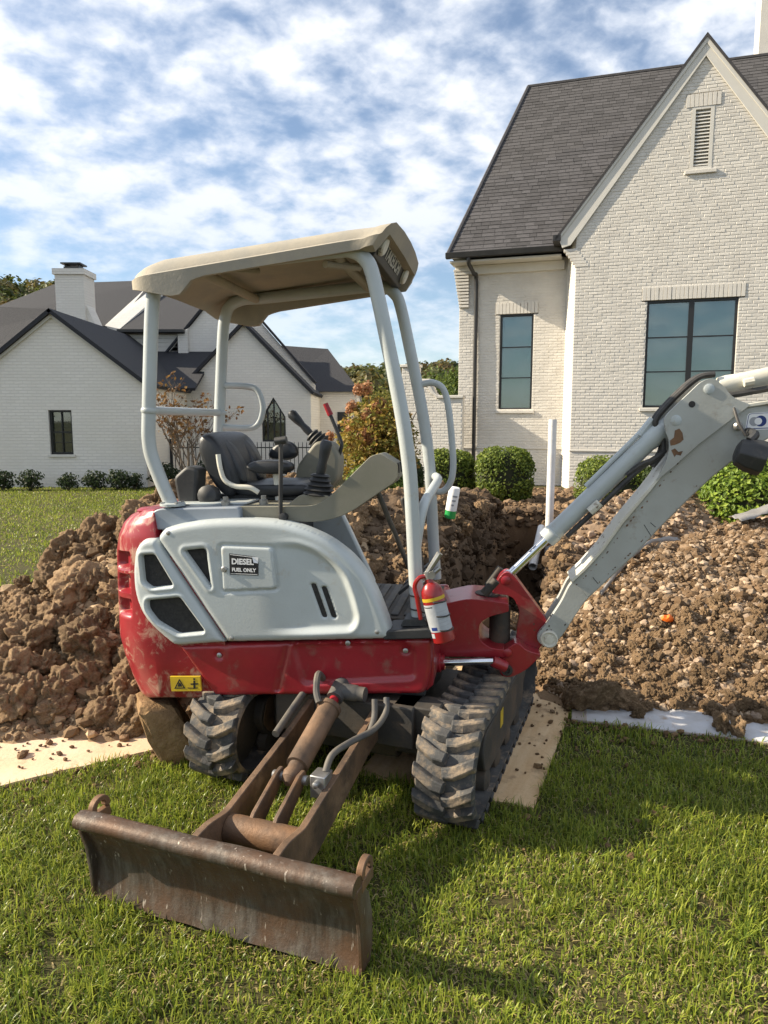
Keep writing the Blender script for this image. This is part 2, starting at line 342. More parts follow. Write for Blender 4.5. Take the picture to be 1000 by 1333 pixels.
def fillet(poly, r, n=5):
    """round the corners of a 2D polygon; r may be a list"""
    out = []; m = len(poly)
    for i in range(m):
        p0, p1, p2 = (np.array(poly[j % m], float) for j in (i - 1, i, i + 1))
        rr = r[i] if isinstance(r, (list, tuple)) else r
        a = p0 - p1; b = p2 - p1; la, lb = np.linalg.norm(a), np.linalg.norm(b)
        k = min(rr, .48 * la, .48 * lb)
        if k < 1e-4: out.append(tuple(p1)); continue
        q0 = p1 + a / la * k; q2 = p1 + b / lb * k
        for t in np.linspace(0, 1, n): out.append(tuple((1 - t) ** 2 * q0 + 2 * t * (1 - t) * p1 + t * t * q2))
    return out
def seg_dist(P, poly):
    A = np.array(poly, float); B = np.roll(A, -1, 0); best = np.full(len(P), 1e9); near = np.zeros_like(P)
    for a, b in zip(A, B):
        d = b - a; L = (d @ d) or 1e-12
        t = np.clip(((P - a) @ d) / L, 0, 1); q = a + t[:, None] * d; dd = np.linalg.norm(P - q, axis=1)
        m = dd < best; best[m] = dd[m]; near[m] = q[m]
    return best, near
def inside(P, poly):
    A = np.array(poly, float); x, y = P[:, 0], P[:, 1]; r = np.zeros(len(P), bool); j = len(A) - 1
    for i in range(len(A)):
        c = ((A[i, 1] > y) != (A[j, 1] > y)); den_ = (A[j, 1] - A[i, 1]) or 1e-12
        r ^= c & (x < (A[j, 0] - A[i, 0]) * (y - A[i, 1]) / den_ + A[i, 0]); j = i
    return r
def sstep(a, b, x): t = np.clip((x - a) / (b - a), 0, 1); return t * t * (3 - 2 * t)
def relief_panel(name, mat, outline, holes, res, off, mapf, depth, parent, **kw):
    """moulded sheet: off(P, edge distance) pushes the face out, edges follow the outline exactly"""
    A = np.array(outline); x0, z0 = A.min(0) - res * .5; x1, z1 = A.max(0) + res
    xs = np.arange(x0, x1, res); zs = np.arange(z0, z1, res); nx, nz = len(xs), len(zs)
    G = np.stack(np.meshgrid(xs, zs, indexing='ij'), -1).reshape(-1, 2)
    ci = (np.arange(nx - 1)[:, None] * nz + np.arange(nz - 1)[None]).ravel(); cen = G[ci] + res / 2
    ok = inside(cen, outline)
    for h in holes: ok &= ~inside(cen, h)
    q = np.stack([ci, ci + nz, ci + nz + 1, ci + 1], 1)[ok]
    e = np.concatenate([q[:, [0, 1]], q[:, [1, 2]], q[:, [2, 3]], q[:, [3, 0]]]); key = np.sort(e, 1)
    _, inv, cnt = np.unique(key, axis=0, return_inverse=True, return_counts=True)
    be = e[cnt[inv.ravel()] == 1]; bv = np.unique(be)
    best = None
    for c in [outline] + list(holes):
        d, n_ = seg_dist(G[bv], c)
        if best is None: best, near = d, n_
        else: m = d < best; best[m] = d[m]; near[m] = n_[m]
    G[bv] = near
    used = np.unique(q); remap = -np.ones(len(G), int); remap[used] = np.arange(len(used)); P = G[used]
    d = np.full(len(P), 1e9)
    for c in [outline] + list(holes): d = np.minimum(d, seg_dist(P, c)[0])
    V = mapf(P, off(P, d)); q = remap[q]; be = remap[be]; n = len(V)
    Vb = mapf(P, off(P, d) - depth); bvs = np.unique(be); rb = -np.ones(n, int); rb[bvs] = np.arange(len(bvs)) + n
    V = np.concatenate([V, Vb[bvs]]); sk = np.stack([be[:, 1], be[:, 0], rb[be[:, 0]], rb[be[:, 1]]], 1)
    me = np_mesh(name, V, np.concatenate([q, sk]), smooth=True, sharp=55, mats=[MAT[mat]])
    o = bpy.data.objects.new(name, me); link(o, parent); return finish(o, **kw)
def text_mesh(name, body, size, mat, parent, matrix, extrude=.0006, **kw):
    cu = bpy.data.curves.new(name, 'FONT'); cu.body = body; cu.size = size; cu.extrude = extrude; cu.align_x = 'CENTER'; cu.align_y = 'CENTER'; cu.resolution_u = 3
    cu.space_character = kw.pop('space', 1.0); cu.offset = kw.pop('bold', 0.0)
    t = bpy.data.objects.new(name + '_src', cu); col.objects.link(t); bpy.context.view_layer.update()
    me = bpy.data.meshes.new_from_object(t.evaluated_get(bpy.context.evaluated_depsgraph_get())); bpy.data.objects.remove(t); bpy.data.curves.remove(cu)
    me.transform(matrix); me.materials.clear(); me.materials.append(MAT[mat]); o = bpy.data.objects.new(name, me); link(o, parent); return finish(o, **kw)
def axes(x, y, z, o):
    m = Matrix.Identity(4)
    for i, v in enumerate((x, y, z)):
        v = Vector(v)
        for j in range(3): m[j][i] = v[j]
    for j in range(3): m[j][3] = o[j]
    return m
def fbm(P, scale, octv=4, seed=0, gain=.5):
    """vector value noise in numpy, P (n,3) or (n,2)"""
    P = np.asarray(P, float)
    if P.shape[1] == 2: P = np.concatenate([P, np.zeros((len(P), 1))], 1)
    out = np.zeros(len(P)); amp = 1.0; s = scale; tot = 0
    for o in range(octv):
        Q = P * s + 17.3 * (o + seed * 3.7 + 1); I = np.floor(Q).astype(np.int64); Fr = Q - I; Fr = Fr * Fr * (3 - 2 * Fr)
        v = np.zeros(len(P))
        for dx in (0, 1):
            for dy in (0, 1):
                for dz in (0, 1):
                    h = (I[:, 0] + dx) * 374761393 + (I[:, 1] + dy) * 668265263 + (I[:, 2] + dz) * 2147483647 + seed * 1013
                    h = (h ^ (h >> 13)) * 1274126177; h = (h ^ (h >> 16)) & 0xffff
                    wgt = (Fr[:, 0] if dx else 1 - Fr[:, 0]) * (Fr[:, 1] if dy else 1 - Fr[:, 1]) * (Fr[:, 2] if dz else 1 - Fr[:, 2])
                    v += wgt * h / 65535.0
        out += amp * (v * 2 - 1); tot += amp; amp *= gain; s *= 2.03
    return out / tot
def ico(sub):
    bm = bmesh.new(); bmesh.ops.create_icosphere(bm, subdivisions=sub, radius=1)
    V = np.array([v.co[:] for v in bm.verts]); Fa = np.array([[v.index for v in f.verts] for f in bm.faces]); bm.free(); return V, Fa
ICO1, ICO2, ICO3, ICO4 = ico(1), ico(2), ico(3), ico(5)
def rot_rand(n):
    q = rng.normal(size=(n, 4)); q /= np.linalg.norm(q, axis=1)[:, None]; w, x, y, z = q.T
    return np.stack([1 - 2 * (y * y + z * z), 2 * (x * y - z * w), 2 * (x * z + y * w), 2 * (x * y + z * w), 1 - 2 * (x * x + z * z), 2 * (y * z - x * w), 2 * (x * z - y * w), 2 * (y * z + x * w), 1 - 2 * (x * x + y * y)], 1).reshape(n, 3, 3)
def lumps(P, size, cols, base=ICO1, jag=.22, flat=.8):
    """many small stones or clods merged: returns V, F, colour"""
    n = len(P); B, Fa = base; k = len(B)
    Rm = rot_rand(n); S = size[:, None] * (1 + rng.uniform(-.3, .3, (n, 3)))
    L = B[None] * (1 + rng.uniform(-jag, jag, (n, k, 1))) * S[:, None, :]
    L = np.einsum('nij,nkj->nki', Rm, L); L[:, :, 2] *= flat
    V = (L + P[:, None, :]).reshape(-1, 3); Fs = (Fa[None] + (np.arange(n) * k)[:, None, None]).reshape(-1, 3)
    return V, Fs, np.repeat(cols, k, 0)

# ================================================================== ground
TRENCH = [(.40, 5.05), (1.15, 4.95), (1.62, 6.9), (2.45, 9.4), (2.45, 10.6), (1.75, 10.6), (1.55, 9.4), (1.0, 7.4)]
DIRTZONE = [(-.4, 5.2), (1.3, 4.6), (2.4, 6.6), (4.2, 8.5), (4.6, 12), (4.4, 16.4), (1.2, 17), (.2, 14), (-.6, 9), (-1.2, 6.6)]
def ground_z(X, Y):
    P = np.stack([X, Y], 1); d, _ = seg_dist(P, TRENCH); ins = inside(P, TRENCH); s = np.where(ins, d, -d)
    s = s + .05 * fbm(P, 3.0, 3, 2)
    z = -1.05 * sstep(-.03, .22, s)
    dz, _ = seg_dist(P, DIRTZONE); insd = inside(P, DIRTZONE); dirt = sstep(-.25, .25, np.where(insd, dz, -dz) + .35 * fbm(P, 1.2, 3, 5))
    near = np.exp(-np.clip(-s, 0, 9) / .7) * (s < .05)
    z = z + dirt * (.05 * fbm(P, 2.2, 4, 9) + .05) + .22 * near * (Y > 5.6) * (X > 1.0) * dirt
    return z, dirt, s
gx = np.concatenate([[-900, -400, -200, -100, -60, -40, -25, -16], np.arange(-12, -3, .3), np.arange(-3, 4.6, .06), np.arange(4.6, 12, .3), [16, 25, 40, 60, 100, 200, 400, 900]])
gy = np.concatenate([[-900, -200, -50, -20, -8, -3, -1, 0], np.arange(.5, 4.5, .15), np.arange(4.5, 11.5, .06), np.arange(11.5, 20, .3), [22, 26, 32, 40, 60, 80, 120, 200, 400, 900]])
GX, GY = np.meshgrid(gx, gy, indexing='ij'); gz, gd, gs = ground_z(GX.ravel(), GY.ravel())
GP = np.stack([GX.ravel(), GY.ravel(), gz], 1); nn = len(gy)
ii = (np.arange(len(gx) - 1)[:, None] * nn + np.arange(nn - 1)[None]).ravel()
v = .5 + .5 * fbm(GP[:, :2], .8, 4, 1); v2 = .5 + .5 * fbm(GP[:, :2], 6, 3, 4)
lawn = np.array([.036, .040, .012]) * (1 - v[:, None]) + np.array([.085, .070, .030]) * v[:, None]
soil = np.array([.105, .066, .038]) * (1 - v2[:, None]) + np.array([.205, .135, .08]) * v2[:, None]
gcol = lawn * (1 - gd[:, None]) + soil * gd[:, None]
deep = sstep(.0, .1, gs)[:, None]; gcol = gcol * (1 - deep) + soil * .5 * deep  # shade of the pit painted in: soil darkened inside the trench
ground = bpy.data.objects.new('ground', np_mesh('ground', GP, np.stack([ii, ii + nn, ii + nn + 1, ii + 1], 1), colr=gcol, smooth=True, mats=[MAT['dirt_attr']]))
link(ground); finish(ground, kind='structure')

# ================================================================== the near painted-brick house
HG = (4.301, 16.598, 0); HYAW = R(-17)
house = empty('brick_house', HG, HYAW, label='white painted brick house with steep grey shingle roof and tall front gable', cat='house')
BL, BH, MJ = .203, .0677, .008            # brick module and joint
def brick_mesh(w, h, proud=.0):
    """one brick face, edges rounded, 9 quads; origin at its centre on the wall plane, looking to -y"""
    a, c, i = w / 2, h / 2, .007
    V = [(-a, .02, -c), (a, .02, -c), (a, .02, c), (-a, .02, c), (-a, .003, -c), (a, .003, -c), (a, .003, c), (-a, .003, c),
         (-a + i, -.002, -c + i), (a - i, -.002, -c + i), (a - i, -.002, c - i), (-a + i, -.002, c - i)]
    F_ = [(8, 9, 10, 11)] + [(4 + k, 4 + (k + 1) % 4, 8 + (k + 1) % 4, 8 + k) for k in range(4)] + [(k, (k + 1) % 4, 4 + (k + 1) % 4, 4 + k) for k in range(4)]
    return np.array(V), F_
house_w = Matrix.Translation(HG) @ Matrix.Rotation(HYAW, 4, 'Z')
def cam_px(p):
    d = Vector(p) - cam.location; th = R(7.26); zc = d.y * math.cos(th) - d.z * math.sin(th); yc = d.y * math.sin(th) + d.z * math.cos(th)
    return 500 + 930 * d.x / zc, 666.5 - 930 * yc / zc
BRICKS = []      # (parent, x, y, z, w, h, wall angle)
def brick_wall(mb, ivs, z0, z1, holes, y0, back=.14, sink=None, tf=None):
    """courses of mortar strips into mb, brick records out; ivs(z) gives the x interval of a course"""
    k = 0; z = z0; recs = []
    while z < z1 - .01:
        zt = min(z + BH, z1); zm = (z + zt) / 2
        x0, x1 = ivs(zm); segs = [(x0, x1)]
        for (hx0, hx1, hz0, hz1) in holes:
            if zm > hz0 and zm < hz1:
                ns = []
                for a, b in segs:
                    if hx1 <= a or hx0 >= b: ns.append((a, b)); continue
                    if hx0 > a: ns.append((a, hx0))
                    if hx1 < b: ns.append((hx1, b))
                segs = ns
        for a, b in segs:
            if b - a < .02: continue
            mb.box(a, b, y0 + .0025, y0 + back, z, zt)
            g = math.floor((a - x0) / BL) * BL + x0 + (k % 2) * BL / 2 - BL
            while g < b:
                l, r_ = max(g, a), min(g + BL, b)
                if r_ - l > .05: recs.append(((l + r_) / 2, y0 - rng.uniform(0, .004), zm, r_ - l - MJ, zt - z - MJ))
                g += BL
        z = zt; k += 1
    return recs
gable_z = lambda a: 9.43 - 1.31 * abs(a - 2.48)
def gable_iv(z):
    if z < 5.70: return (0.0, 4.96)
    h = (9.36 - z) / 1.31; return (2.48 - h, 2.48 + h) if z > 6.1 else (max(-.0 - (z - 5.7) * .6, 2.48 - h), min(4.96 + (z - 5.7) * .6, 2.48 + h))
WINS = [(1.55, 3.38, 1.89, 4.22), (2.27, 2.70, 6.86, 8.12)]
NW = (-1.82, -1.0, 1.87, 4.22)
wm = MB(); gable_recs = brick_wall(wm, gable_iv, 0, 9.2, WINS + [(1.44, 3.50, 4.22, 4.50), (2.14, 2.82, 8.12, 8.38)], 0)
wall_gable = wm.build('wall', 'brick', house, smooth=None)
RY = 1.1
wm = MB(); rec_recs = brick_wall(wm, lambda z: (-2.85, -.22), 0, 5.5, [NW, (-1.93, -.90, 4.22, 4.49)], RY)
wall_rec = wm.build('wall', 'brick', house, smooth=None)
# splayed return between the two walls
ret_len = math.hypot(.24, RY - .02); ret_m = Matrix.Translation((-.24, RY, 0)) @ Matrix.Rotation(math.atan2(-(RY - .02), .24), 4, 'Z')
wm = MB(); ret_recs = brick_wall(wm, lambda z: (0.0, ret_len), 0, 5.75, [], 0, back=.1)
wall_ret = wm.build('wall', 'brick', house, smooth=None); wall_ret.matrix_local = ret_m
# plain rear and side masses of the house
b_ = MB(); b_.box(-2.84, -2.6, RY + .15, 9.4, 0, 5.5); b_.box(-2.84, 9, 9.2, 9.4, 0, 5.5); b_.box(4.95, 5.1, .15, 3, 0, 6.0); b_.box(5.1, 9, RY, RY + .2, 0, 5.5); b_.box(8.8, 9, RY + .2, 9.2, 0, 5.5)
b_.build('wall', 'brick', house, smooth=None)
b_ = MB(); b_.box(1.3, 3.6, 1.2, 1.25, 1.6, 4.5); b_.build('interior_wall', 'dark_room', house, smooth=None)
# brick objects: the nearest ones singly, the rest as one part
def place_bricks(recs, wallobj, n_single, name='brick'):
    mw = house_w @ wallobj.matrix_local if wallobj.parent is house else wallobj.matrix_world
    scored = []
    for r in recs:
        p = mw @ Vector(r[:3]); px, py = cam_px(p)
        vis = 0 < px < 1000 and 0 < py < 640 and not (py > 470 + (1000 - px) * .6 and px > 700)
        scored.append((0 if vis else 1, (p - cam.location).length, r))
    scored.sort(key=lambda t: (t[0], t[1]))
    cache = {}
    for _, _, r in scored[:n_single]:
        key = (round(r[3], 3), round(r[4], 3))
        if key not in cache:
            Vv, Ff = brick_mesh(*key); me = bpy.data.meshes.new('brick'); me.from_pydata(Vv.tolist(), [], Ff); me.materials.append(MAT['brick']); cache[key] = me
        o = bpy.data.objects.new(name, cache[key]); o.location = r[:3]; o.rotation_euler = (rng.normal(0, .02), rng.normal(0, .006), rng.normal(0, .012)); link(o, wallobj)
    V, Q = [], []
    for _, _, r in scored[n_single:]:
        Vv, Ff = brick_mesh(r[3], r[4]); Vv = Vv.copy(); Vv[:, 1] += Vv[:, 0] * rng.normal(0, .012) + Vv[:, 2] * rng.normal(0, .03); Vv += np.array(r[:3]); o_ = sum(len(x) for x in V) if False else len(V) * 12
        V.append(Vv); Q += [[i + o_ for i in f] for f in Ff]
    if V:
        o = bpy.data.objects.new('brickwork', np_mesh('brickwork', np.concatenate(V), Q, mats=[MAT['brick']])); link(o, wallobj); finish(o, kind='stuff')
place_bricks(gable_recs, wall_gable, 220); place_bricks(rec_recs, wall_rec, 60); place_bricks(ret_recs, wall_ret, 0)
# soldier lintels and rowlock sills
def soldier(x0, x1, z0, z1, y, par, n):
    w = (x1 - x0) / n
    for k in range(n):
        m = MB(); m.box(-w / 2 + .004, w / 2 - .004, -.016, .1, 0, z1 - z0)
        if k == 0: me = m.build('lintel_brick', 'brick', par, smooth=None, bevel=.004); first = me
        else: me = first.copy(); link(me, par)
        me.location = (x0 + w * (k + .5), y - rng.uniform(0, .006), z0); me.rotation_euler = (0, rng.normal(0, .01), 0)
soldier(1.44, 3.50, 4.222, 4.498, 0, wall_gable, 24); soldier(2.14, 2.82, 8.122, 8.378, 0, wall_gable, 8); soldier(-1.93, -.90, 4.222, 4.488, RY, wall_rec, 12)
def sill(x0, x1, z, y, par): MB().box(x0, x1, y - .05, y + .1, z - .075, z).build('sill', 'brick', par, smooth=None, bevel=.008)
sill(1.48, 3.45, 1.888, 0, wall_gable); sill(-1.88, -.94, 1.868, RY, wall_rec); sill(2.18, 2.80, 6.858, 0, wall_gable)
# water table ledge
MB().box(-.01, 4.98, -.028, .1, .90, .945).build('ledge', 'brick', wall_gable, smooth=None, bevel=.01)
MB().box(-2.86, -.24, RY - .028, RY + .1, .90, .945).build('ledge', 'brick', wall_rec, smooth=None, bevel=.01)
# windows
def window(x0, x1, z0, z1, y, cols, rows):
    f = MB(); t = .05
    f.box(x0, x1, y + .045, y + .13, z0, z0 + t); f.box(x0, x1, y + .045, y + .13, z1 - t, z1); f.box(x0, x0 + t, y + .045, y + .13, z0 + t, z1 - t); f.box(x1 - t, x1, y + .045, y + .13, z0 + t, z1 - t)
    for k in range(1, cols):
        xm = x0 + (x1 - x0) * k / cols; f.box(xm - .055, xm + .055, y + .05, y + .13, z0 + t, z1 - t)
    wo = f.build('window', 'winframe', house, smooth=None)
    g = MB()
    for c in range(cols):
        xa = x0 + (x1 - x0) * c / cols + (.05 if c == 0 else .055); xb = x0 + (x1 - x0) * (c + 1) / cols - (.05 if c == cols - 1 else .055)
        for r_ in range(rows):
            za = z0 + t + (z1 - z0 - 2 * t) * r_ / rows; zb = z0 + t + (z1 - z0 - 2 * t) * (r_ + 1) / rows
            if r_: MB().box(xa, xb, y + .055, y + .11, za - .012, za + .012).build('muntin', 'winframe', wo, smooth=None)
            MB().box(xa, xb, y + .085, y + .091, za + .012, zb - .012).build('pane', 'glass', wo, smooth=None)
    s_ = MB(); n = 24
    for c in range(cols):
        xa = x0 + (x1 - x0) * c / cols + .03; xb = x0 + (x1 - x0) * (c + 1) / cols - .03
        s_.box(xa, xb, y + .135, y + .139, z0 + .02, z1 - .02)
    s_.build('shade', 'shade', wo, smooth=None)
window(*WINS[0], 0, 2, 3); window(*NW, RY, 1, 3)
# louvred gable vent
x0, x1, z0, z1 = WINS[1]
f = MB(); f.box(x0, x0 + .07, -.01, .1, z0, z1); f.box(x1 - .07, x1, -.01, .1, z0, z1); f.box(x0 + .07, x1 - .07, -.01, .1, z0, z0 + .07); f.box(x0 + .07, x1 - .07, -.01, .1, z1 - .05, z1); f.box(x0, x1, .1, .12, z0, z1)
vent = f.build('louvre_vent', 'trim', house, smooth=None)
for k in range(16):
    zc = z0 + .09 + k * (z1 - z0 - .15) / 16
    s_ = MB(); s_.add([(x0 + .075, .0, zc), (x1 - .075, .0, zc), (x1 - .075, .08, zc + .07), (x0 + .075, .08, zc + .07), (x0 + .075, .0, zc + .014), (x1 - .075, .0, zc + .014), (x1 - .075, .08, zc + .084), (x0 + .075, .08, zc + .084)],
                     [(0, 1, 2, 3), (4, 7, 6, 5), (0, 4, 5, 1), (1, 5, 6, 2), (2, 6, 7, 3), (3, 7, 4, 0)])
    s_.build('slat', 'trim', vent, smooth=None)
# rake boards, corner returns
for sgn in (-1, 1):
    X = lambda a: 2.48 + sgn * (a - 2.48)
    t = MB(); t.prism([(X(2.48), 9.43), (X(-.36), gable_z(-.36)), (X(-.36), gable_z(-.36) - .12), (X(-.30), 5.45), (X(-.12), 5.50), (X(2.48), 9.09)], -.05, -.012)
    t.build('rake_board', 'trim', house, smooth=None, bevel=.006)
    t = MB(); t.prism([(X(2.48), 9.46), (X(-.40), gable_z(-.40) + .03), (X(-.40), gable_z(-.40) - .06), (X(2.48), 9.33)], -.07, -.051)
    t.build('rake_moulding', 'trim', house, smooth=None, bevel=.008)
    for k in range(6):       # corbelled corner under the rake
        MB().box(X(-.0 - .05 * k) - (.02 if sgn > 0 else .28), X(-.0 - .05 * k) + (.28 if sgn > 0 else .02), -.012, .1, 5.02 + k * BH + .006, 5.02 + (k + 1) * BH).build('corbel_brick', 'brick', house, smooth=None, bevel=.005)
# roof masses
E0, E1 = (.55, 5.60), (5.0, 11.1)
r_ = MB(); r_.add([(-3.03, .55, 5.60), (9.2, .55, 5.60), (9.2, 5, 11.1), (-1.67, 5, 11.1), (-3.03, 9.6, 5.6), (9.2, 9.6, 5.6)], [(0, 1, 2, 3), (3, 2, 5, 4), (0, 3, 4), (1, 5, 2), (0, 4, 5, 1)])
roof = r_.build('roof', 'gutter', house, smooth=None)
r_ = MB()      # gable roof planes over the front wing
for sgn in (-1, 1):
    X = lambda a: 2.48 + sgn * (a - 2.48)
    p = [(X(2.48), 9.53), (X(-.46), 5.68), (X(-.46), 5.60), (X(2.48), 9.45)]
    r_.prism(p, -.085, 3.8)
r_.build('gable_roof', 'shingle', house, smooth=None)
# shingles on the slope that shows
sl = math.hypot(4.45, 5.5); ux = Vector((1, 0, 0)); uy = Vector((0, 4.45 / sl, 5.5 / sl)); uz = uy.cross(ux) * -1
roof_m = axes(ux, uy, ux.cross(uy), (0, .55, 5.60))
EXPO = .142; recs = []; row = 0; yv = 0
while yv < sl:
    t0 = yv / sl; xl = -3.03 + 1.36 * t0; xg = xl + rng.uniform(-.25, 0)
    zrow = 5.6 + 5.5 * t0; dep = .55 + 4.45 * t0
    while xg < 9.0:
        w_ = rng.uniform(.16, .34); a, b = max(xg, xl), xg + w_
        # hidden behind the front gable roof?
        if b - a > .03 and b < 8.9: recs.append((a, b, yv))
        xg += w_ + .006
    yv += EXPO; row += 1
def shingle_mesh(w, thick, h=None):
    h = h or EXPO * 1.25
    V = [(-w / 2, 0, .003), (w / 2, 0, .003), (w / 2, h, .001), (-w / 2, h, .001), (-w / 2, 0, .003 + thick), (w / 2, 0, .003 + thick), (w / 2, h, .006), (-w / 2, h, .006)]
    return V, [(0, 3, 2, 1), (4, 5, 6, 7), (0, 1, 5, 4), (1, 2, 6, 5), (2, 3, 7, 6), (3, 0, 4, 7)]
sc_ = []
for a, b, yv in recs:
    p = house_w @ roof_m @ Vector(((a + b) / 2, yv, 0)); px, py = cam_px(p)
    hidden = px > 735 and py > 48 + abs(px - 921) * 1.28
    sc_.append(((0 if (0 < px < 990 and not hidden) else 1), p.y, (a, b, yv)))
sc_.sort(key=lambda t: t[:2]); cache = {}
for _, _, (a, b, yv) in sc_[:290]:
    k = round(b - a, 2)
    if k not in cache:
        Vv, Ff = shingle_mesh(k, .016); me = bpy.data.meshes.new('shingle'); me.from_pydata(Vv, [], Ff); me.materials.append(MAT['shingle']); cache[k] = me
    o = bpy.data.objects.new('shingle', cache[k]); link(o, roof); o.matrix_local = roof_m @ Matrix.Translation(((a + b) / 2, yv, rng.uniform(0, .004)))
V, Q, Cc = [], [], []
for _, _, (a, b, yv) in sc_[290:]:
    Vv, Ff = shingle_mesh(b - a, rng.uniform(.012, .017)); o_ = len(V) * 8
    V.append(np.array([roof_m @ (Vector(p) + Vector(((a + b) / 2, yv, 0))) for p in Vv])); Q += [[i + o_ for i in f_] for f_ in Ff]
    c = rng.uniform(.046, .076); Cc += [[c * 1.01, c * .97, c * 1.01]] * 8
o = bpy.data.objects.new('shingle_field', np_mesh('shingle_field', np.concatenate(V), Q, colr=np.array(Cc), mats=[MAT['shingle_mass']])); link(o, roof); finish(o, kind='stuff')
# hip cap, gutter, soffit, fascia, downpipe
MB().tube([(-3.05, .53, 5.60), (-1.69, 5, 11.12)], .05, 6).build('hip_cap', 'shingle', roof, smooth=None)
MB().tube([(-1.69, 5, 11.12), (9.2, 5, 11.12)], .05, 6).build('ridge_cap', 'shingle', roof, smooth=None)
MB().prism([(.43, 5.50), (.41, 5.63), (.55, 5.63), (.57, 5.50)], -3.08, -.34, 'yz').build('gutter', 'gutter', house, smooth=None, bevel=.01)
MB().box(-3.0, -.36, .575, RY + .05, 5.42, 5.46).build('soffit', 'trim', house, smooth=None)
MB().box(-2.95, -.30, RY - .10, RY + .02, 5.20, 5.415).build('frieze_board', 'trim', house, smooth=None, bevel=.01)
MB().box(-.52, -.34, -.085, .45, 5.60, 5.74).build('gutter_end', 'gutter', house, smooth=None, bevel=.01)
MB().tube(smooth_path([(-2.52, .50, 5.50), (-2.52, .54, 5.36), (-2.45, .85, 5.18), (-2.42, RY - .07, 5.0), (-2.42, RY - .07, 3), (-2.42, RY - .07, .0)], 5), .05, 12).build('downpipe', 'gutter', house)
for k in range(12):           # corbelled dentils at the house corner
    w_ = .32 - .0 * k
    MB().box(-2.98 + .012 * (11 - k), -2.60, RY - .075 - .006 * k, RY + .05, 4.42 + k * .078, 4.42 + k * .078 + .055).build('corbel_course', 'brick', house, smooth=None, bevel=.006)
ch = MB(); ch.box(4.42, 5.3, 6, 6.8, 9, 13.4); ch.build('chimney', 'brick', house, smooth=None)

# ================================================================== garden wall
gw = empty('garden_wall', (1.93, 17.75, 0), HYAW, label='white painted brick garden wall with a stepped curved top beside the house', cat='wall')
def gw_iv(z):
    if z < 2.16: return (-1.55, 0.0)
    if z < 2.62: return (-1.55, -.62 - (z - 2.16) * .45)
    return (-1.55, -1.12)
wm = MB(); gr = brick_wall(wm, gw_iv, 0, 2.93, [], 0, back=.25)
gwall = wm.build('wall', 'brick', gw, smooth=None)
bpy.context.view_layer.update()
place_bricks(gr, gwall, 150)
for x0, x1, z in ((-1.58, -1.09, 2.932), (-.66, .02, 2.16)): MB().box(x0, x1, -.05, .30, z, z + .07).build('coping', 'brick', gw, smooth=None, bevel=.01)
p_ = [(-1.12, 2.62), (-.86, 2.62), (-.83, 2.5), (-.74, 2.33), (-.62, 2.232), (-.62, 2.163), (-.8, 2.3), (-.9, 2.5), (-1.12, 2.55)]
MB().prism(p_, -.05, .30).build('coping', 'brick', gw, smooth=None)

# ================================================================== far house on the left
FX, FY = -6., 17.3
far = empty('gabled_house', (FX, FY, 0), 0, label='white brick house with dark roofs, several gables and a chimney', cat='house')
FT = lambda x, y, z: (x - FX, y - FY, z)
def F(): return MB(FT)
def wall_poly(pts, y0, y1): F().prism(pts, y0, y1).build('wall', 'farbrick', far, smooth=None)
def slab(q, t, name, mat):
    q = [Vector(p) for p in q]; n = (q[1] - q[0]).cross(q[2] - q[0]).normalized()
    if n.z < 0: n = -n
    lo = [p - n * t for p in q]; k = len(q)
    m = F(); m.add(q + lo, [tuple(range(k)), tuple(range(2 * k - 1, k - 1, -1))] + [(i, i + k, (i + 1) % k + k, (i + 1) % k) for i in range(k)]); return m.build(name, mat, far, smooth=None)
# wing A with a small sash window
AW = (-8.06, -7.50, .80, 1.86)
m = F(); m.prism([(-9.94, 0), (AW[0], 0), (AW[0], 3.91), (-9.94, 2.47)], 17.3, 17.5); m.prism([(AW[1], 0), (-5.74, 0), (-5.74, 2.47), (-7.50, 3.82)], 17.3, 17.5)
m.box(AW[0], AW[1], 17.3, 17.5, 0, AW[2]); m.prism([(AW[0], AW[3]), (AW[1], AW[3]), (AW[1], 3.82), (-7.84, 4.08), (AW[0], 3.91)], 17.3, 17.5); m.box(-5.94, -5.74, 17.5, 23, 0, 2.47)
m.build('wall', 'farbrick', far, smooth=None)
for sgn in (-1, 1):
    X = lambda d: -7.84 + sgn * d
    slab([(X(0), 17.15, 4.22), (X(2.28), 17.15, 2.47), (X(2.28), 24, 2.47), (X(0), 24, 4.22)], .09, 'roof', 'slate')
    F().prism([(X(0), 4.13), (X(2.28), 2.38), (X(2.28), 2.30), (X(0), 4.02)], 17.24, 17.30).build('rake_board', 'trim', far, smooth=None)
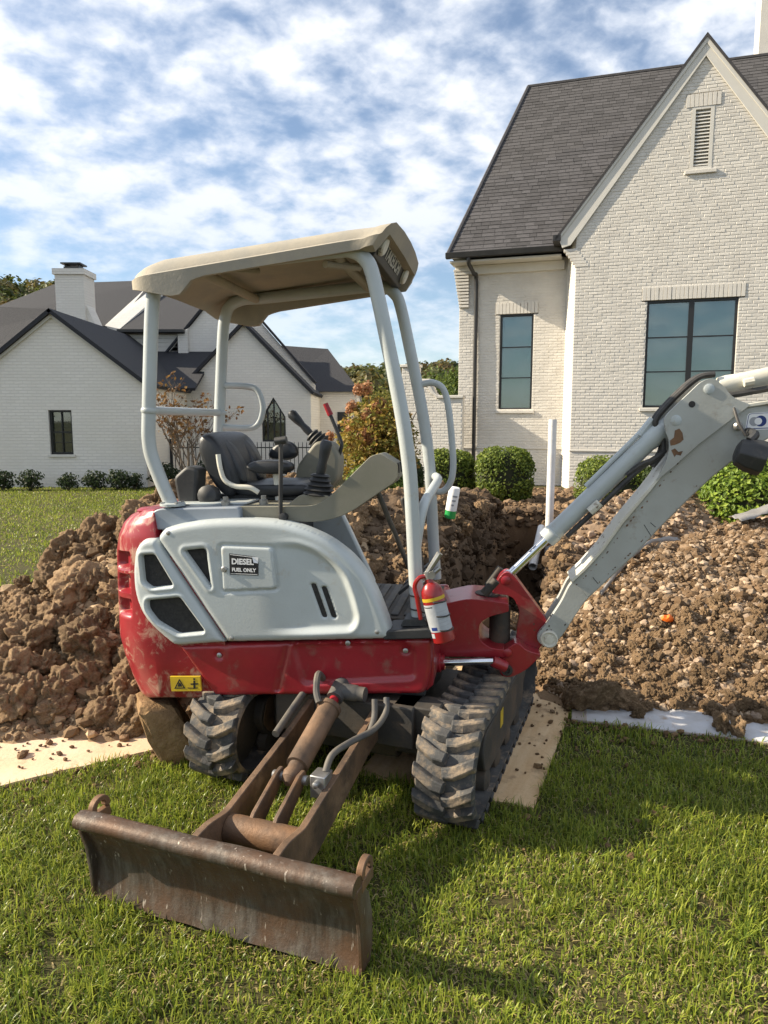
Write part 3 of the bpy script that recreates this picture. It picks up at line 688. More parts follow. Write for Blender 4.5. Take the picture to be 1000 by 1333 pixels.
def sash(x0, x1, z0, z1, y):
    t = .05; f = F(); f.box(x0, x1, y, y + .08, z0, z0 + t); f.box(x0, x1, y, y + .08, z1 - t, z1); f.box(x0, x0 + t, y, y + .08, z0 + t, z1 - t); f.box(x1 - t, x1, y, y + .08, z0 + t, z1 - t)
    w_ = f.build('window', 'winframe', far, smooth=None); zm = (z0 + z1) / 2; xm = (x0 + x1) / 2
    F().box(x0 + t, x1 - t, y + .01, y + .07, zm - .02, zm + .02).build('meeting_rail', 'winframe', w_, smooth=None)
    F().box(xm - .01, xm + .01, y + .02, y + .06, z0 + t, z1 - t).build('muntin', 'winframe', w_, smooth=None)
    for a, b in ((z0 + t, zm - .02), (zm + .02, z1 - t)):
        F().box(x0 + t, x1 - t, y + .02, y + .06, (a + b) / 2 - .008, (a + b) / 2 + .008).build('muntin', 'winframe', w_, smooth=None)
        F().box(x0 + t, x1 - t, y + .063, y + .068, a, b).build('pane', 'glass', w_, smooth=None)
    F().box(x0, x1, y + .15, y + .16, z0, z1).build('interior', 'dark_room', w_, smooth=None)
    F().box(x0 - .05, x1 + .05, y - .10, y, z0 - .06, z0).build('sill', 'trim', w_, smooth=None)
sash(*AW, 17.36)
# wing B with the pointed window
PW = [(-3.56, 1.0), (-2.87, 1.0), (-2.87, 1.72), (-3.215, 2.29), (-3.56, 1.72)]
wall_poly([(-5.95, 0), (-3.56, 0), (-3.56, 1.72), (-3.215, 2.29), (-3.215, 3.48), (-4.03, 4.33), (-5.95, 2.40)], 21, 21.2)
wall_poly([(-2.87, 0), (-2.13, 0), (-2.13, 2.40), (-3.215, 3.48), (-3.215, 2.29), (-2.87, 1.72)], 21, 21.2); wall_poly([(-3.56, 0), (-2.87, 0), (-2.87, 1.0), (-3.56, 1.0)], 21, 21.2)
inn = [(-3.215 + (a + 3.215) * .86, 1.55 + (b - 1.55) * .90) for a, b in PW]
m = F(); n = 5; m.add([(a, 21.05, b) for a, b in PW] + [(a, 21.05, b) for a, b in inn] + [(a, 21.12, b) for a, b in PW] + [(a, 21.12, b) for a, b in inn], [(i, (i + 1) % n, (i + 1) % n + n, i + n) for i in range(n)] + [(i + n, (i + 1) % n + n, (i + 1) % n + 3 * n, i + 3 * n) for i in range(n)])
pw = m.build('window', 'winframe', far, smooth=None)
F().prism(inn, 21.09, 21.095).build('pane', 'glass', pw, smooth=None); F().prism(PW, 21.2, 21.21).build('interior', 'dark_room', pw, smooth=None)
for x in (-3.40, -3.215, -3.03): F().box(x - .02, x + .02, 21.055, 21.085, 1.04, 2.2 - abs(x + 3.215) * 1.6).build('muntin', 'winframe', pw, smooth=None)
m = F(); m.box(-2.33, -2.13, 21.2, 24, 0, 2.4); m.build('wall', 'farbrick', far, smooth=None)
for sgn in (-1, 1):
    X = lambda d: -4.03 + sgn * d
    slab([(X(0), 20.85, 4.45), (X(2.02), 20.85, 2.42), (X(2.02), 25, 2.42), (X(0), 25, 4.45)], .08, 'roof', 'slate')
# gable C behind it
cz = lambda x: 5.79 - 1.15 * abs(x + 4.82)
wall_poly([(-7.0, 2.3), (-2.15, 2.3), (-2.15, cz(-2.15)), (-4.82, 5.79), (-7.0, cz(-7.0))], 22.5, 22.7)
for sgn in (-1, 1):
    X = lambda d: -4.82 + sgn * d
    slab([(X(0), 22.4, 5.92), (X(2.7 if sgn > 0 else 2.1), 22.4, 5.92 - 1.15 * (2.7 if sgn > 0 else 2.1)), (X(2.7 if sgn > 0 else 2.1), 22.9, 5.92 - 1.15 * (2.7 if sgn > 0 else 2.1)), (X(0), 22.9, 5.92)], .06, 'roof', 'slate')
# right wing D
wall_poly([(-2.6, 0), (-.9, 0), (-.9, 2.56), (-2.6, 2.56)], 24, 24.2); m = F(); m.box(-1.1, -.9, 24.2, 29, 0, 2.56); m.build('wall', 'farbrick', far, smooth=None)
m = F(); m.add([(-3.4, 23.8, 2.56), (-.78, 23.8, 2.56), (-2.08, 27, 4.25), (-4.2, 27, 4.40), (-.78, 30, 2.56), (-4, 30, 2.56)], [(0, 1, 2, 3), (1, 4, 2), (2, 4, 5, 3), (0, 3, 5), (0, 5, 4, 1)]); m.build('roof', 'slate', far, smooth=None)
F().box(-1.55, -1.2, 23.97, 24.03, .3, 1.9).build('window', 'winframe', far, smooth=None)
# main roof with two low dormers, raked parapets, chimney
slab([(-13.5, 22.35, 4.42), (-8.5, 22.35, 4.42), (-8.2, 27, 6.72), (-12, 27, 6.6)], .1, 'roof', 'slate')
slab([(-8.12, 22.3, 4.34), (-6.1, 22.3, 4.34), (-6.0, 26.2, 6.1), (-7.75, 26.2, 6.1)], .1, 'roof', 'slate')
slab([(-8.2, 27.0, 6.72), (-12, 27, 6.6), (-13.5, 32, 4.4), (-8, 32, 4.4)], .1, 'roof', 'slate')
slab([(-9.2, 19.9, 2.5), (-5.2, 19.9, 2.5), (-5.2, 22.55, 3.75), (-9.2, 22.55, 3.75)], .08, 'roof', 'slate')
for x0, x1 in ((-9.4, -8.5), (-7.98, -6.15)):
    for k in range(6): F().box(x0, x1, 22.5 - .012 * (k % 1), 22.7, 3.62 + k * .125, 3.62 + (k + 1) * .125 - .008).build('siding_board', 'trim', far, smooth=None)
m = F(); m.add([(-8.55, 22.42, 3.6), (-8.10, 22.42, 3.6), (-8.10, 22.42, 4.40), (-8.55, 22.42, 4.50), (-8.40, 26.9, 5.8), (-7.75, 26.9, 5.8), (-7.75, 26.9, 6.56), (-8.40, 26.9, 6.66)], [(0, 1, 2, 3), (4, 7, 6, 5), (0, 3, 7, 4), (3, 2, 6, 7), (1, 5, 6, 2), (0, 4, 5, 1)])
m.build('parapet', 'farbrick', far, smooth=None)
m = F(); m.add([(-6.32, 22.38, 3.6), (-6.02, 22.38, 3.6), (-6.02, 22.38, 4.38), (-6.32, 22.38, 4.28), (-5.9, 24.6, 5.0), (-5.6, 24.6, 5.0), (-5.6, 24.6, 5.6), (-5.9, 24.6, 5.5)], [(0, 1, 2, 3), (4, 7, 6, 5), (0, 3, 7, 4), (3, 2, 6, 7), (1, 5, 6, 2), (0, 4, 5, 1)])
m.build('parapet', 'farbrick', far, smooth=None)
for x in (-8.42, -7.92): F().tube(smooth_path([(x - .22, 22.36, 4.36), (x - .06, 22.36, 4.30), (x, 22.38, 4.12), (x, 22.4, 3.62)], 4), .04, 8).build('downpipe', 'gutter', far)
F().box(-9.45, -8.45, 22.2, 22.34, 4.38, 4.46).build('gutter', 'gutter', far, smooth=None); F().box(-8.1, -6.1, 22.16, 22.29, 4.28, 4.36).build('gutter', 'gutter', far, smooth=None)
m = F(); m.add([(-16, 19.4, 2.7), (-9.9, 19.4, 2.7), (-9.9, 23, 5.05), (-16, 23, 5.35), (-16, 26, 3), (-9.9, 26, 3)], [(0, 1, 2, 3), (3, 2, 5, 4), (1, 5, 2), (0, 3, 4), (0, 4, 5, 1)]); m.build('roof', 'slate', far, smooth=None)
F().box(-16, -9.95, 19.6, 19.8, 0, 2.7).build('wall', 'farbrick', far, smooth=None)
F().box(-9.5, -5.6, 22.72, 22.8, 2.6, 4.3).build('wall', 'farbrick', far, smooth=None)
chm = F(); chm.box(-9.64, -8.80, 21.6, 22.4, 2.6, 5.85); chm.box(-9.69, -8.75, 21.55, 22.45, 5.852, 6.02); chm.prism([(-8.80, 4.2), (-8.55, 4.2), (-8.55, 4.4), (-8.80, 5.0)], 21.7, 22.3)
chm = chm.build('chimney', 'farbrick', far, smooth=None)
F().box(-9.45, -9.0, 21.8, 22.2, 6.02, 6.12).build('chimney_pot', 'winframe', chm, smooth=None); F().box(-9.52, -8.93, 21.75, 22.25, 6.19, 6.23).build('chimney_cap', 'winframe', chm, smooth=None)
for a in (-9.44, -9.05): F().box(a, a + .04, 21.85, 22.15, 6.122, 6.188).build('cap_post', 'winframe', chm, smooth=None)

# ================================================================== iron fence
fence = empty('iron_fence', (-5.7, 19.2, 0), 0, label='low black iron picket fence in front of the far house', cat='fence')
for z in (.18, .88): MB().box(0, 5.7, -.015, .015, z, z + .03).build('rail', 'iron', fence, smooth=None)
pk = MB().prism([(-.009, 0), (.009, 0), (.009, 1.0), (0, 1.06), (-.009, 1.0)], -.009, .009).mesh('picket', 'iron')
for k in range(52):
    if k % 13 == 0: MB().box(k * .11 - .03, k * .11 + .03, -.03, .03, 0, 1.12).build('post', 'iron', fence, smooth=None); continue
    o = bpy.data.objects.new('picket', pk); o.location = (k * .11, -.026, 0); link(o, fence)

# ================================================================== excavator
# frame: x forward along the upper body, y to the far side, z up, origin on the ground under the slew ring
PSI, PHI = R(9.4), R(20.5)
SX, SY = -.016, 3.40
exc = empty('mini_excavator', (SX, SY, 0), -PSI, label='red and white mini excavator with tan canopy, rubber tracks and dozer blade', cat='excavator')
_XA = np.array([math.cos(PSI), -math.sin(PSI)]); _YB = np.array([math.sin(PSI), math.cos(PSI)])
_UF = np.array([-math.sin(PHI), -math.cos(PHI)]); _UL = np.array([math.cos(PHI), -math.sin(PHI)])
UZ = .012
def U(f, l, z):
    """undercarriage frame (forward to the blade, sideways, up) to the excavator frame"""
    d = _UF * f + _UL * l; return (float(d @ _XA), float(d @ _YB), z + UZ)
UM = axes(Vector(U(1, 0, -UZ)), Vector(U(0, 1, -UZ)), (0, 0, 1), (0, 0, UZ))
def X(): return MB()
def XU(): return MB(U)

# ---------------- undercarriage: tracks with separate tread lugs
def track_path(n=220):
    """closed centre line of the belt in (f, z)"""
    fr, rr = (.515, .205, .178), (-.665, .21, .178)
    pts = []
    for a in np.linspace(-100, 88, 26): pts.append((fr[0] + fr[2] * math.cos(R(a)), fr[1] + fr[2] * math.sin(R(a))))
    for t in np.linspace(.06, .94, 12): pts.append((fr[0] * (1 - t) + rr[0] * t, .385 - .012 * math.sin(math.pi * t * 2) ** 2))
    for a in np.linspace(92, 262, 26): pts.append((rr[0] + rr[2] * math.cos(R(a)), rr[1] + rr[2] * math.sin(R(a))))
    for t in np.linspace(.04, .90, 14): pts.append((rr[0] * (1 - t) + fr[0] * t, .030))
    P = np.array(pts); d = np.linalg.norm(np.roll(P, -1, 0) - P, axis=1); s = np.concatenate([[0], np.cumsum(d)]); L = s[-1]
    Pc = np.concatenate([P, P[:1]]); q = np.linspace(0, L, n, endpoint=False)
    return np.stack([np.interp(q, s, Pc[:, 0]), np.interp(q, s, Pc[:, 1])], 1), L
TP, TL = track_path()
Tt = np.roll(TP, -1, 0) - np.roll(TP, 1, 0); Tt /= np.linalg.norm(Tt, axis=1)[:, None]; Tn = np.stack([Tt[:, 1], -Tt[:, 0]], 1)
def lug_mesh(side):
    """chevron bar: from the shoulder in to the centre line, raked, with a thick root; local x along travel, y across, z outward"""
    s = side
    base = [(-.046, s * .124), (.012, s * .124), (.058, s * .046), (.064, s * -.004), (.012, s * -.014), (-.004, s * .040)]
    top = [(-.038, s * .119), (.003, s * .119), (.048, s * .044), (.053, s * .002), (.020, s * -.006), (.006, s * .042)]
    m = MB(); n = len(base); m.add([(a, b, -.004) for a, b in base] + [(a, b, .030) for a, b in top], [tuple(range(n)), tuple(range(2 * n - 1, n - 1, -1))] + [(i, i + n, (i + 1) % n + n, (i + 1) % n) for i in range(n)])
    return m.mesh('tread_lug', 'rubber')
LUG = {1: lug_mesh(1), -1: lug_mesh(-1)}
for lc, lname in ((.52, 'right'), (-.52, 'left')):
    m = XU(); n = len(TP); vs = []; prof = [(-.118, .0), (-.108, .012), (.108, .012), (.118, .0), (.118, -.014), (.04, -.018), (.02, -.03), (-.02, -.03), (-.04, -.018), (-.118, -.014)]
    for i in range(n):
        tooth = 1 if (i // 2) % 3 == 0 else 0
        for a, h in prof:
            hh = h if h > -.025 else (-.018 - .022 * tooth)
            vs.append((TP[i, 0] + Tn[i, 0] * hh, lc + a, TP[i, 1] + Tn[i, 1] * hh))
    k = len(prof); fs = [(i * k + j, i * k + (j + 1) % k, ((i + 1) % n) * k + (j + 1) % k, ((i + 1) % n) * k + j) for i in range(n) for j in range(k)]
    m.add(vs, fs); trk = m.build('track', 'rubber', exc, smooth=40, label='dusty rubber track with raked tread lugs')
    NL = 39
    for q in range(NL * 2):
        side = 1 if q % 2 == 0 else -1
        i = int((q / 2 / NL) * n) % n
        M4 = UM @ axes((-Tt[i, 0], 0, -Tt[i, 1]), (0, -1, 0), (Tn[i, 0], 0, Tn[i, 1]), (TP[i, 0] + Tn[i, 0] * .010, lc, TP[i, 1] + Tn[i, 1] * .010))
        o = bpy.data.objects.new('tread_lug', LUG[side]); link(o, trk); o.matrix_local = M4
        bv = o.modifiers.new('bevel', 'BEVEL'); bv.width = .004; bv.segments = 1; bv.limit_method = 'ANGLE'
    # frame, rollers, idler, sprocket
    sg = 1 if lc > 0 else -1
    m = XU(); m.prism(fillet([(.30, .10), (.40, .14), (.44, .22), (.40, .30), (-.50, .31), (-.56, .22), (-.50, .09)], .03), lc - .09, lc + .095); m.build('track_frame', 'dark_metal', exc, bevel=.006)
    for fx, rz, rad, nm in ((.515, .205, .15, 'idler_wheel'), (-.665, .21, .145, 'sprocket')):
        m = XU(); prof = [(-.055, rad * .98), (-.05, rad), (.05, rad), (.055, rad * .98)]
        m.lathe([(-.06, .04), (-.05, rad * .9), (-.045, rad), (.045, rad), (.05, rad * .9), (.052, rad * .72), (.03, rad * .68), (.03, rad * .4), (.075, rad * .36), (.08, .03), (.082, .002)], (fx, lc, rz), (0, sg, 0), 28); m.build(nm, 'dark_metal', exc)
    for fx in (-.36, -.12, .12, .34):
        m = XU(); m.lathe([(-.095, .02), (-.09, .055), (-.05, .06), (-.045, .035), (.045, .035), (.05, .06), (.09, .055), (.1, .03), (.102, .002)], (fx, lc, .078), (0, sg, 0), 16); m.build('track_roller', 'dark_metal', exc)
    m = XU(); m.lathe([(-.1, .02), (-.09, .036), (.09, .036), (.1, .02)], (-.08, lc, .33), (0, sg, 0), 14); m.build('carrier_roller', 'dark_metal', exc)
    # mud-caked inner face plate
    m = XU(); m.prism(fillet([(.36, .13), (.42, .2), (.38, .30), (-.48, .31), (-.52, .2), (-.48, .11)], .03), lc - sg * .098, lc - sg * .091); m.build('track_guard', 'rust_arm', exc)
# decal on the near track frame
m = XU(); m.prism([(.03, .20), (.09, .20), (.09, .28), (.03, .28)], .6155, .617); m.build('warning_decal', 'decal_yellow', exc, smooth=None)
m = XU(); m.box(-.33, .33, -.42, .42, .16, .30); m.prism(fillet([(.42, .14), (.5, .28), (.36, .37), (-.36, .37), (-.5, .26), (-.42, .14)], .03), -.24, .24); m.build('undercarriage_frame', 'dark_metal', exc, bevel=.01)
for f_ in (-.22, .22): XU().box(f_ - .05, f_ + .05, -.46, .46, .19, .27).build('extension_tube', 'steel', exc, bevel=.006)
X().lathe([(.36, .27), (.365, .30), (.40, .30), (.405, .26), (.43, .26)], (0, 0, 0), (0, 0, 1), 40).build('slew_ring', 'dark_metal', exc)

# ---------------- dozer blade
front = [(1.448, .0), (1.434, .05), (1.428, .11), (1.432, .17), (1.445, .225), (1.464, .275), (1.480, .312)]
lip = [(1.498, .318), (1.512, .334), (1.514, .356), (1.502, .374), (1.474, .380), (1.450, .368)]
rear = [(1.420, .315), (1.398, .26), (1.384, .19), (1.382, .11), (1.394, .04), (1.410, .0)]
bp = [(f_, z_ * .86) for f_, z_ in front + lip + rear]
nb = 44; m = XU(); vs = []
for k in range(nb + 1):
    l = -.49 + .98 * k / nb
    for j, (f_, z_) in enumerate(bp):
        w = .004 * mnoise.noise((l * 6, f_ * 9, z_ * 9)) + (.006 * mnoise.noise((l * 3.1, 4.2, 1)) if j < 7 else 0)
        if z_ < .01: w += .006 * mnoise.noise((l * 11, 3, 7)); vs.append((f_ + w, l, .002 + max(0, .012 * mnoise.noise((l * 5, 1, 2))))); continue
        vs.append((f_ + w, l, z_ + .003 * mnoise.noise((l * 4, 7, 3))))
k_ = len(bp); m.add(vs, [(i * k_ + j, (i + 1) * k_ + j, (i + 1) * k_ + (j + 1) % k_, i * k_ + (j + 1) % k_) for i in range(nb) for j in range(k_)] + [tuple(range(k_)), tuple(nb * k_ + j for j in range(k_))])
blade = m.build('dozer_blade', 'blade', exc, smooth=45, label='rusty curved dozer blade')
for l0 in (-.492, .478):
    m = XU(); m.prism([(1.445, .004), (1.452, .12), (1.464, .22), (1.488, .30), (1.485, .33), (1.44, .33), (1.395, .27), (1.366, .17), (1.366, .06), (1.385, .004)], l0, l0 + .014); m.v = [(a_, b_, UZ + (c_ - UZ) * .86) for a_, b_, c_ in m.v]; m.build('end_plate', 'blade', blade, bevel=.003)
    # lifting eye
    m = XU(); lo = l0 + (.004 if l0 < 0 else -.006)
    ring = [(1.405 + .042 * math.cos(a), .358 + .042 * math.sin(a)) for a in np.linspace(R(-25), R(205), 12)]; rin = [(1.405 + .020 * math.cos(a), .360 + .020 * math.sin(a)) for a in np.linspace(R(-25), R(205), 12)]
    n = 12; v1 = [(a, lo, b) for a, b in ring] + [(a, lo, b) for a, b in rin] + [(a, lo + .022, b) for a, b in ring] + [(a, lo + .022, b) for a, b in rin]
    fs = []
    for i in range(n - 1): fs += [(i, i + 1, n + i + 1, n + i), (2 * n + i, 3 * n + i, 3 * n + i + 1, 2 * n + i + 1), (i, 2 * n + i, 2 * n + i + 1, i + 1), (n + i, n + i + 1, 3 * n + i + 1, 3 * n + i)]
    fs += [(0, n, 3 * n, 2 * n), (n - 1, 3 * n - 1, 4 * n - 1, 2 * n - 1)]
    m.add(v1, fs); m.prism([(1.36, .30), (1.45, .30), (1.445, .342), (1.365, .342)], lo, lo + .022); m.v = [(a_, b_, UZ + (c_ - UZ) * .86) for a_, b_, c_ in m.v]; m.build('lifting_eye', 'rust', blade, bevel=.003)
# arms
for l0 in (-.125, .172):
    pts = [(1.385, .095), (1.385, .255), (1.30, .262), (1.19, .245), (.72, .345), (.52, .40), (.44, .40), (.44, .27), (.60, .25), (1.10, .105)]
    m = XU(); m.prism(fillet(pts, .02, 3), l0 - .013, l0 + .013); m.build('blade_arm', 'rust_arm', exc, bevel=.003, label='flat worn steel blade arm')
m = XU(); m.lathe([(0, .046), (.004, .05), (.27, .05), (.274, .046)], (1.19, -.113, .185), (0, 1, 0), 20); m.build('cross_tube', 'rust', exc)
LC = .015
for dl in (-.045, .045):
    m = XU(); m.prism([(1.20, .215), (1.165, .245), (1.0, .315), (.96, .318), (.945, .29), (.97, .262), (1.11, .175)], LC + dl - .008, LC + dl + .008); m.build('clevis_plate', 'rust', exc, bevel=.003)
m = XU(); m.lathe([(-.07, .018), (.07, .018)], (.975, LC, .288), (0, 1, 0), 14); m.build('clevis_pin', 'steel', exc)
dirc = Vector((-.30, 0, .118)).normalized(); b0 = Vector((.975, LC, .288))
m = XU(); m.lathe([(-.03, .012), (-.012, .032), (.012, .036), (.03, .030), (.055, .032), (.056, .044), (.35, .044), (.352, .050), (.372, .050), (.374, .03)], b0, dirc, 20); cyl = m.build('blade_cylinder', 'rust_arm', exc, label='dusty blade lift cylinder')
m = XU(); m.lathe([(.37, .02), (.43, .02)], b0, dirc, 14); m.build('cylinder_rod', 'red_knob', cyl)
m = XU(); m.lathe([(.42, .035), (.50, .038), (.52, .03)], b0, dirc, 14); e_ = b0 + dirc * .47; m.lathe([(-.02, .034), (.08, .034), (.085, .03), (.12, .03)], (e_.x, e_.y, e_.z), (0, 1, 0), 14); m.build('rod_eye', 'greyhose', cyl)
m = XU(); m.tube(smooth_path([(b0 + dirc * .33) + Vector((0, -.03, .045)), (b0 + dirc * .36) + Vector((0, -.055, .07)), (b0 + dirc * .42) + Vector((0, -.07, .10)), (.42, -.09, .42)], 5), .014, 8); m.build('hydraulic_hose', 'greyhose', exc)
# junction block and hoses on the right of the cylinder
m = XU(); m.box(.93, 1.0, .105, .165, .24, .325); vb = m.build('valve_block', 'steel', exc, bevel=.004)
m = XU(); m.lathe([(0, .012), (.02, .012), (.024, .006)], (1.0, .135, .30), (1, 0, 0), 10); m.build('fitting', 'steel', vb)
m = XU(); m.tube(smooth_path([(.95, .145, .32), (.90, .15, .365), (.80, .18, .375), (.66, .22, .372), (.58, .24, .41), (.54, .23, .46)], 6), .013, 10); m.build('hydraulic_hose', 'greyhose', exc)
m = XU(); m.tube(smooth_path([(.66, .205, .36), (.6, .20, .40), (.57, .19, .46)], 6), .013, 10); m.build('hydraulic_hose', 'greyhose', exc)
m = XU(); m.tube(smooth_path([(.78, -.155, .345), (.62, -.16, .39), (.50, -.15, .44)], 6), .016, 10); m.build('hydraulic_hose', 'greyhose', exc)
m = XU(); m.box(.36, .52, -.30, .34, .24, .42); m.prism([(.36, .18), (.47, .20), (.50, .42), (.36, .42)], .24, .44); m.build('blade_bracket', 'dark_metal', exc, bevel=.008)

# ---------------- upper body
def side_y(x):
    t = np.clip((-x - .85) / .375, 0, 1); return -.5 * (1 - t ** 3) ** (1 / 3.)
# counterweight: wraps the tail, three recessed vents
na, nv = 420, 120
xs_ = []; a = np.linspace(0, 1, na)
half = [(-.60, -.5), (-.85, -.5)] + [(-.85 - .375 * abs(math.cos(t)) ** (2 / 3.) * 1, -.5 * abs(math.sin(t)) ** (2 / 3.)) for t in np.linspace(R(89), R(0), 60)]
full = np.array(half + [(x, -y) for x, y in half[::-1][1:]]); dd = np.concatenate([[0], np.cumsum(np.linalg.norm(np.diff(full, axis=0), axis=1))]); dd /= dd[-1]
plan = np.stack([np.interp(a, dd, full[:, 0]), np.interp(a, dd, full[:, 1])], 1)
tan = np.gradient(plan, axis=0); tan /= np.linalg.norm(tan, axis=1)[:, None]; nor = np.stack([tan[:, 1], -tan[:, 0]], 1)
if nor[na // 2, 0] > 0: nor = -nor
zp = [(.318, -.30), (.305, -.14), (.312, -.10), (.34, -.075), (.42, -.045), (.52, -.018), (.62, 0), (.85, .004), (1.02, 0), (1.09, -.012), (1.14, -.035), (1.175, -.07), (1.20, -.12), (1.205, -.17), (1.20, -.30)]
zpd = np.concatenate([[0], np.cumsum(np.linalg.norm(np.diff(np.array(zp), axis=0), axis=1))]); vq = np.linspace(0, zpd[-1], nv)
pz = np.interp(vq, zpd, [p[0] for p in zp]); po = np.interp(vq, zpd, [p[1] for p in zp])
V = np.zeros((na, nv, 3))
for i in range(na):
    px, py = plan[i]; tilt = .067 * (px + 1.1)
    rear = np.clip((-px - .93) / .18, 0, 1)
    sc = po * (.25 + .75 * rear)
    bot = np.where(pz < .5, (.5 - pz) * -.38 * (1 - rear), 0)
    o_ = sc.copy()
    # recessed vents round the tail
    for zc in (.985, .878, .772):
        dz = np.abs(pz - zc); vin = sstep(.041, .033, dz) * sstep(-1.040, -1.056, np.array([px]))[0] * sstep(-1.160, -1.144, np.array([px]))[0]
        o_ = o_ - .045 * vin
    # dents
    o_ = o_ + .006 * np.array([mnoise.noise((px * 4, py * 4, z_ * 4)) for z_ in pz])
    V[i, :, 0] = px + nor[i, 0] * o_; V[i, :, 1] = py + nor[i, 1] * o_; V[i, :, 2] = np.minimum(pz + tilt - bot * .6, 1.02 + .30 * float(sstep(-.88, -.95, np.array([px]))[0]))
ix = (np.arange(na - 1)[:, None] * nv + np.arange(nv - 1)[None]).ravel()
cw = bpy.data.objects.new('counterweight', np_mesh('counterweight', V.reshape(-1, 3), np.stack([ix, ix + 1, ix + nv + 1, ix + nv], 1), smooth=True, sharp=50, mats=[MAT['red_scraped']]))
link(cw, exc); cw['label'] = 'scraped red tail counterweight with vents'
X().lathe([(0, .02), (.03, .05), (.05, .065), (.06, .05)], (-1.0, -.34, 1.15), (0, 0, 1), 16).build('counterweight_boss', 'red_plain', cw)
# warning decal on the tail: triangle and figure
def on_side(u, v, off): x = u; return (x, float(side_y(np.array([x]))[0]) - off, v)
def decal(pts, off, mat, parent, name, t=.001): 
    m = MB(); n = len(pts); f_ = [on_side(a, b, off) for a, b in pts]; g_ = [on_side(a, b, off - t) for a, b in pts]
    m.add(f_ + g_, [tuple(range(n)), tuple(range(2 * n - 1, n - 1, -1))] + [(i, i + n, (i + 1) % n + n, (i + 1) % n) for i in range(n)]); return m.build(name, mat, parent, smooth=None)
DK = .012
st = decal([(-.852, .414), (-.712, .424), (-.716, .490), (-.857, .481)], DK, 'decal_yellow', exc, 'warning_decal', .010)
tri_o = [(-.838, .427), (-.785, .431), (-.813, .474)]; cxy = np.mean(tri_o, 0); tri_i = [tuple(cxy + (np.array(p) - cxy) * .68) for p in tri_o]
for i in range(3): decal([tri_o[i], tri_o[(i + 1) % 3], tri_i[(i + 1) % 3], tri_i[i]], DK + .001, 'ink', st, 'pictogram')
decal([(-.822, .437), (-.800, .439), (-.806, .452), (-.816, .458)], DK + .001, 'ink', st, 'pictogram')
for q in ([(-.748, .432), (-.738, .433), (-.739, .47), (-.747, .47)], [(-.76, .45), (-.725, .453), (-.725, .459), (-.76, .456)], [(-.747, .473), (-.739, .473), (-.739, .481), (-.747, .481)], [(-.775, .432), (-.728, .435), (-.728, .439), (-.775, .436)]): decal(q, DK + .001, 'ink', st, 'pictogram')

def side_map(base):
    def f(P, o): return np.stack([P[:, 0], side_y(P[:, 0]) - base - o, P[:, 1]], 1)
    return f
edge = lambda d, r: -r * (1 - np.sqrt(np.clip(1 - (1 - np.clip(d / r, 0, 1)) ** 2, 0, 1)))
# red side skirt
sk_out = fillet([(-.815, .622), (.299, .712), (.296, .565), (.272, .470), (-.655, .402)], [.01, .02, .05, .03, .01])
dent = fillet([(-.30, .655), (.20, .69), (.235, .66), (.235, .53), (-.255, .475)], .03)
def sk_off(P, d):
    dm, _ = seg_dist(P, dent); ins = inside(P, dent); s_ = np.where(ins, dm, -dm)
    o = edge(d, .016) - .014 * sstep(-.004, .014, s_)
    o -= .012 * np.exp(-((P[:, 0] + .315 + (P[:, 1] - .66) * -.25) / .012) ** 2) * (P[:, 1] > .44)
    o += .004 * np.array([mnoise.noise((x * 5, z * 6, 3)) for x, z in P])
    o -= .014 * np.exp(-((P[:, 0] + .60) / .03) ** 2 - ((P[:, 1] - .655) / .02) ** 2)
    for bx, bz in ((-.628, .588), (-.055, .672), (.19, .652)): o -= .007 * sstep(.024, .014, np.hypot(P[:, 0] - bx, P[:, 1] - bz))
    return o
skirt = relief_panel('side_skirt', 'red_plain', sk_out, [], .0075, sk_off, side_map(.006), .07, exc, label='dented red side skirt panel')
for bx, bz in ((-.628, .588), (-.055, .672), (.19, .652)): X().lathe([(0, .011), (.005, .011), (.007, .008)], (bx, -.499, bz), (0, -1, 0), 12).build('bolt', 'steel', skirt)
# main cover
cv = fillet([(-.889, 1.10), (-.862, 1.140), (-.80, 1.160), (-.693, 1.180), (-.58, 1.189), (-.467, 1.192), (-.341, 1.187), (-.232, 1.162), (-.125, 1.116), (-.033, 1.048), (.027, .976), (.073, .894), (.103, .818), (.128, .745), (.130, .702), (-.584, .652)], [.02, .03, .03, .05, .05, .05, .05, .05, .05, .05, .05, .05, .05, .05, .02, .01])
trih = fillet([(-.762, 1.052), (-.664, 1.064), (-.645, .890)], [.012, .018, .012])
slots = [fillet([(x0 - .011, z0), (x0 + .011, z0 + .001), (x1 + .011, z1), (x1 - .011, z1 - .001)], .011) for x0, z0, x1, z1 in ((-.200, .925, -.150, .782), (-.155, .914, -.110, .782))]
fuel = fillet([(-.602, 1.082), (-.362, 1.080), (-.347, .896), (-.597, .876)], .02)
rec = fillet([(-.46, 1.09), (-.26, 1.09), (-.187, 1.066), (-.115, 1.02), (-.064, .968), (-.030, .88), (-.006, .785), (-.030, .738), (-.20, .722), (-.46, .702)], .03)
def cv_off(P, d):
    dm, _ = seg_dist(P, rec); s_ = np.where(inside(P, rec), dm, -dm)
    o = edge(seg_dist(P, cv)[0], .034) + edge(d, .006) * (d < seg_dist(P, cv)[0] - 1e-6) - .016 * sstep(-.010, .022, s_) * sstep(-.44, -.2, P[:, 0])
    o += .005 * np.exp(-((s_ + .014) / .012) ** 2) * sstep(-.40, -.16, P[:, 0])
    df, _ = seg_dist(P, fuel); o -= .006 * np.exp(-(df / .006) ** 2)
    dt, _ = seg_dist(P, trih); o += .004 * np.exp(-((dt - .016) / .008) ** 2) * (~inside(P, trih))
    return o
cover = relief_panel('engine_cover', 'white', cv, [trih] + slots, .0055, cv_off, side_map(.030), .05, exc, label='white moulded fuel tank side cover')
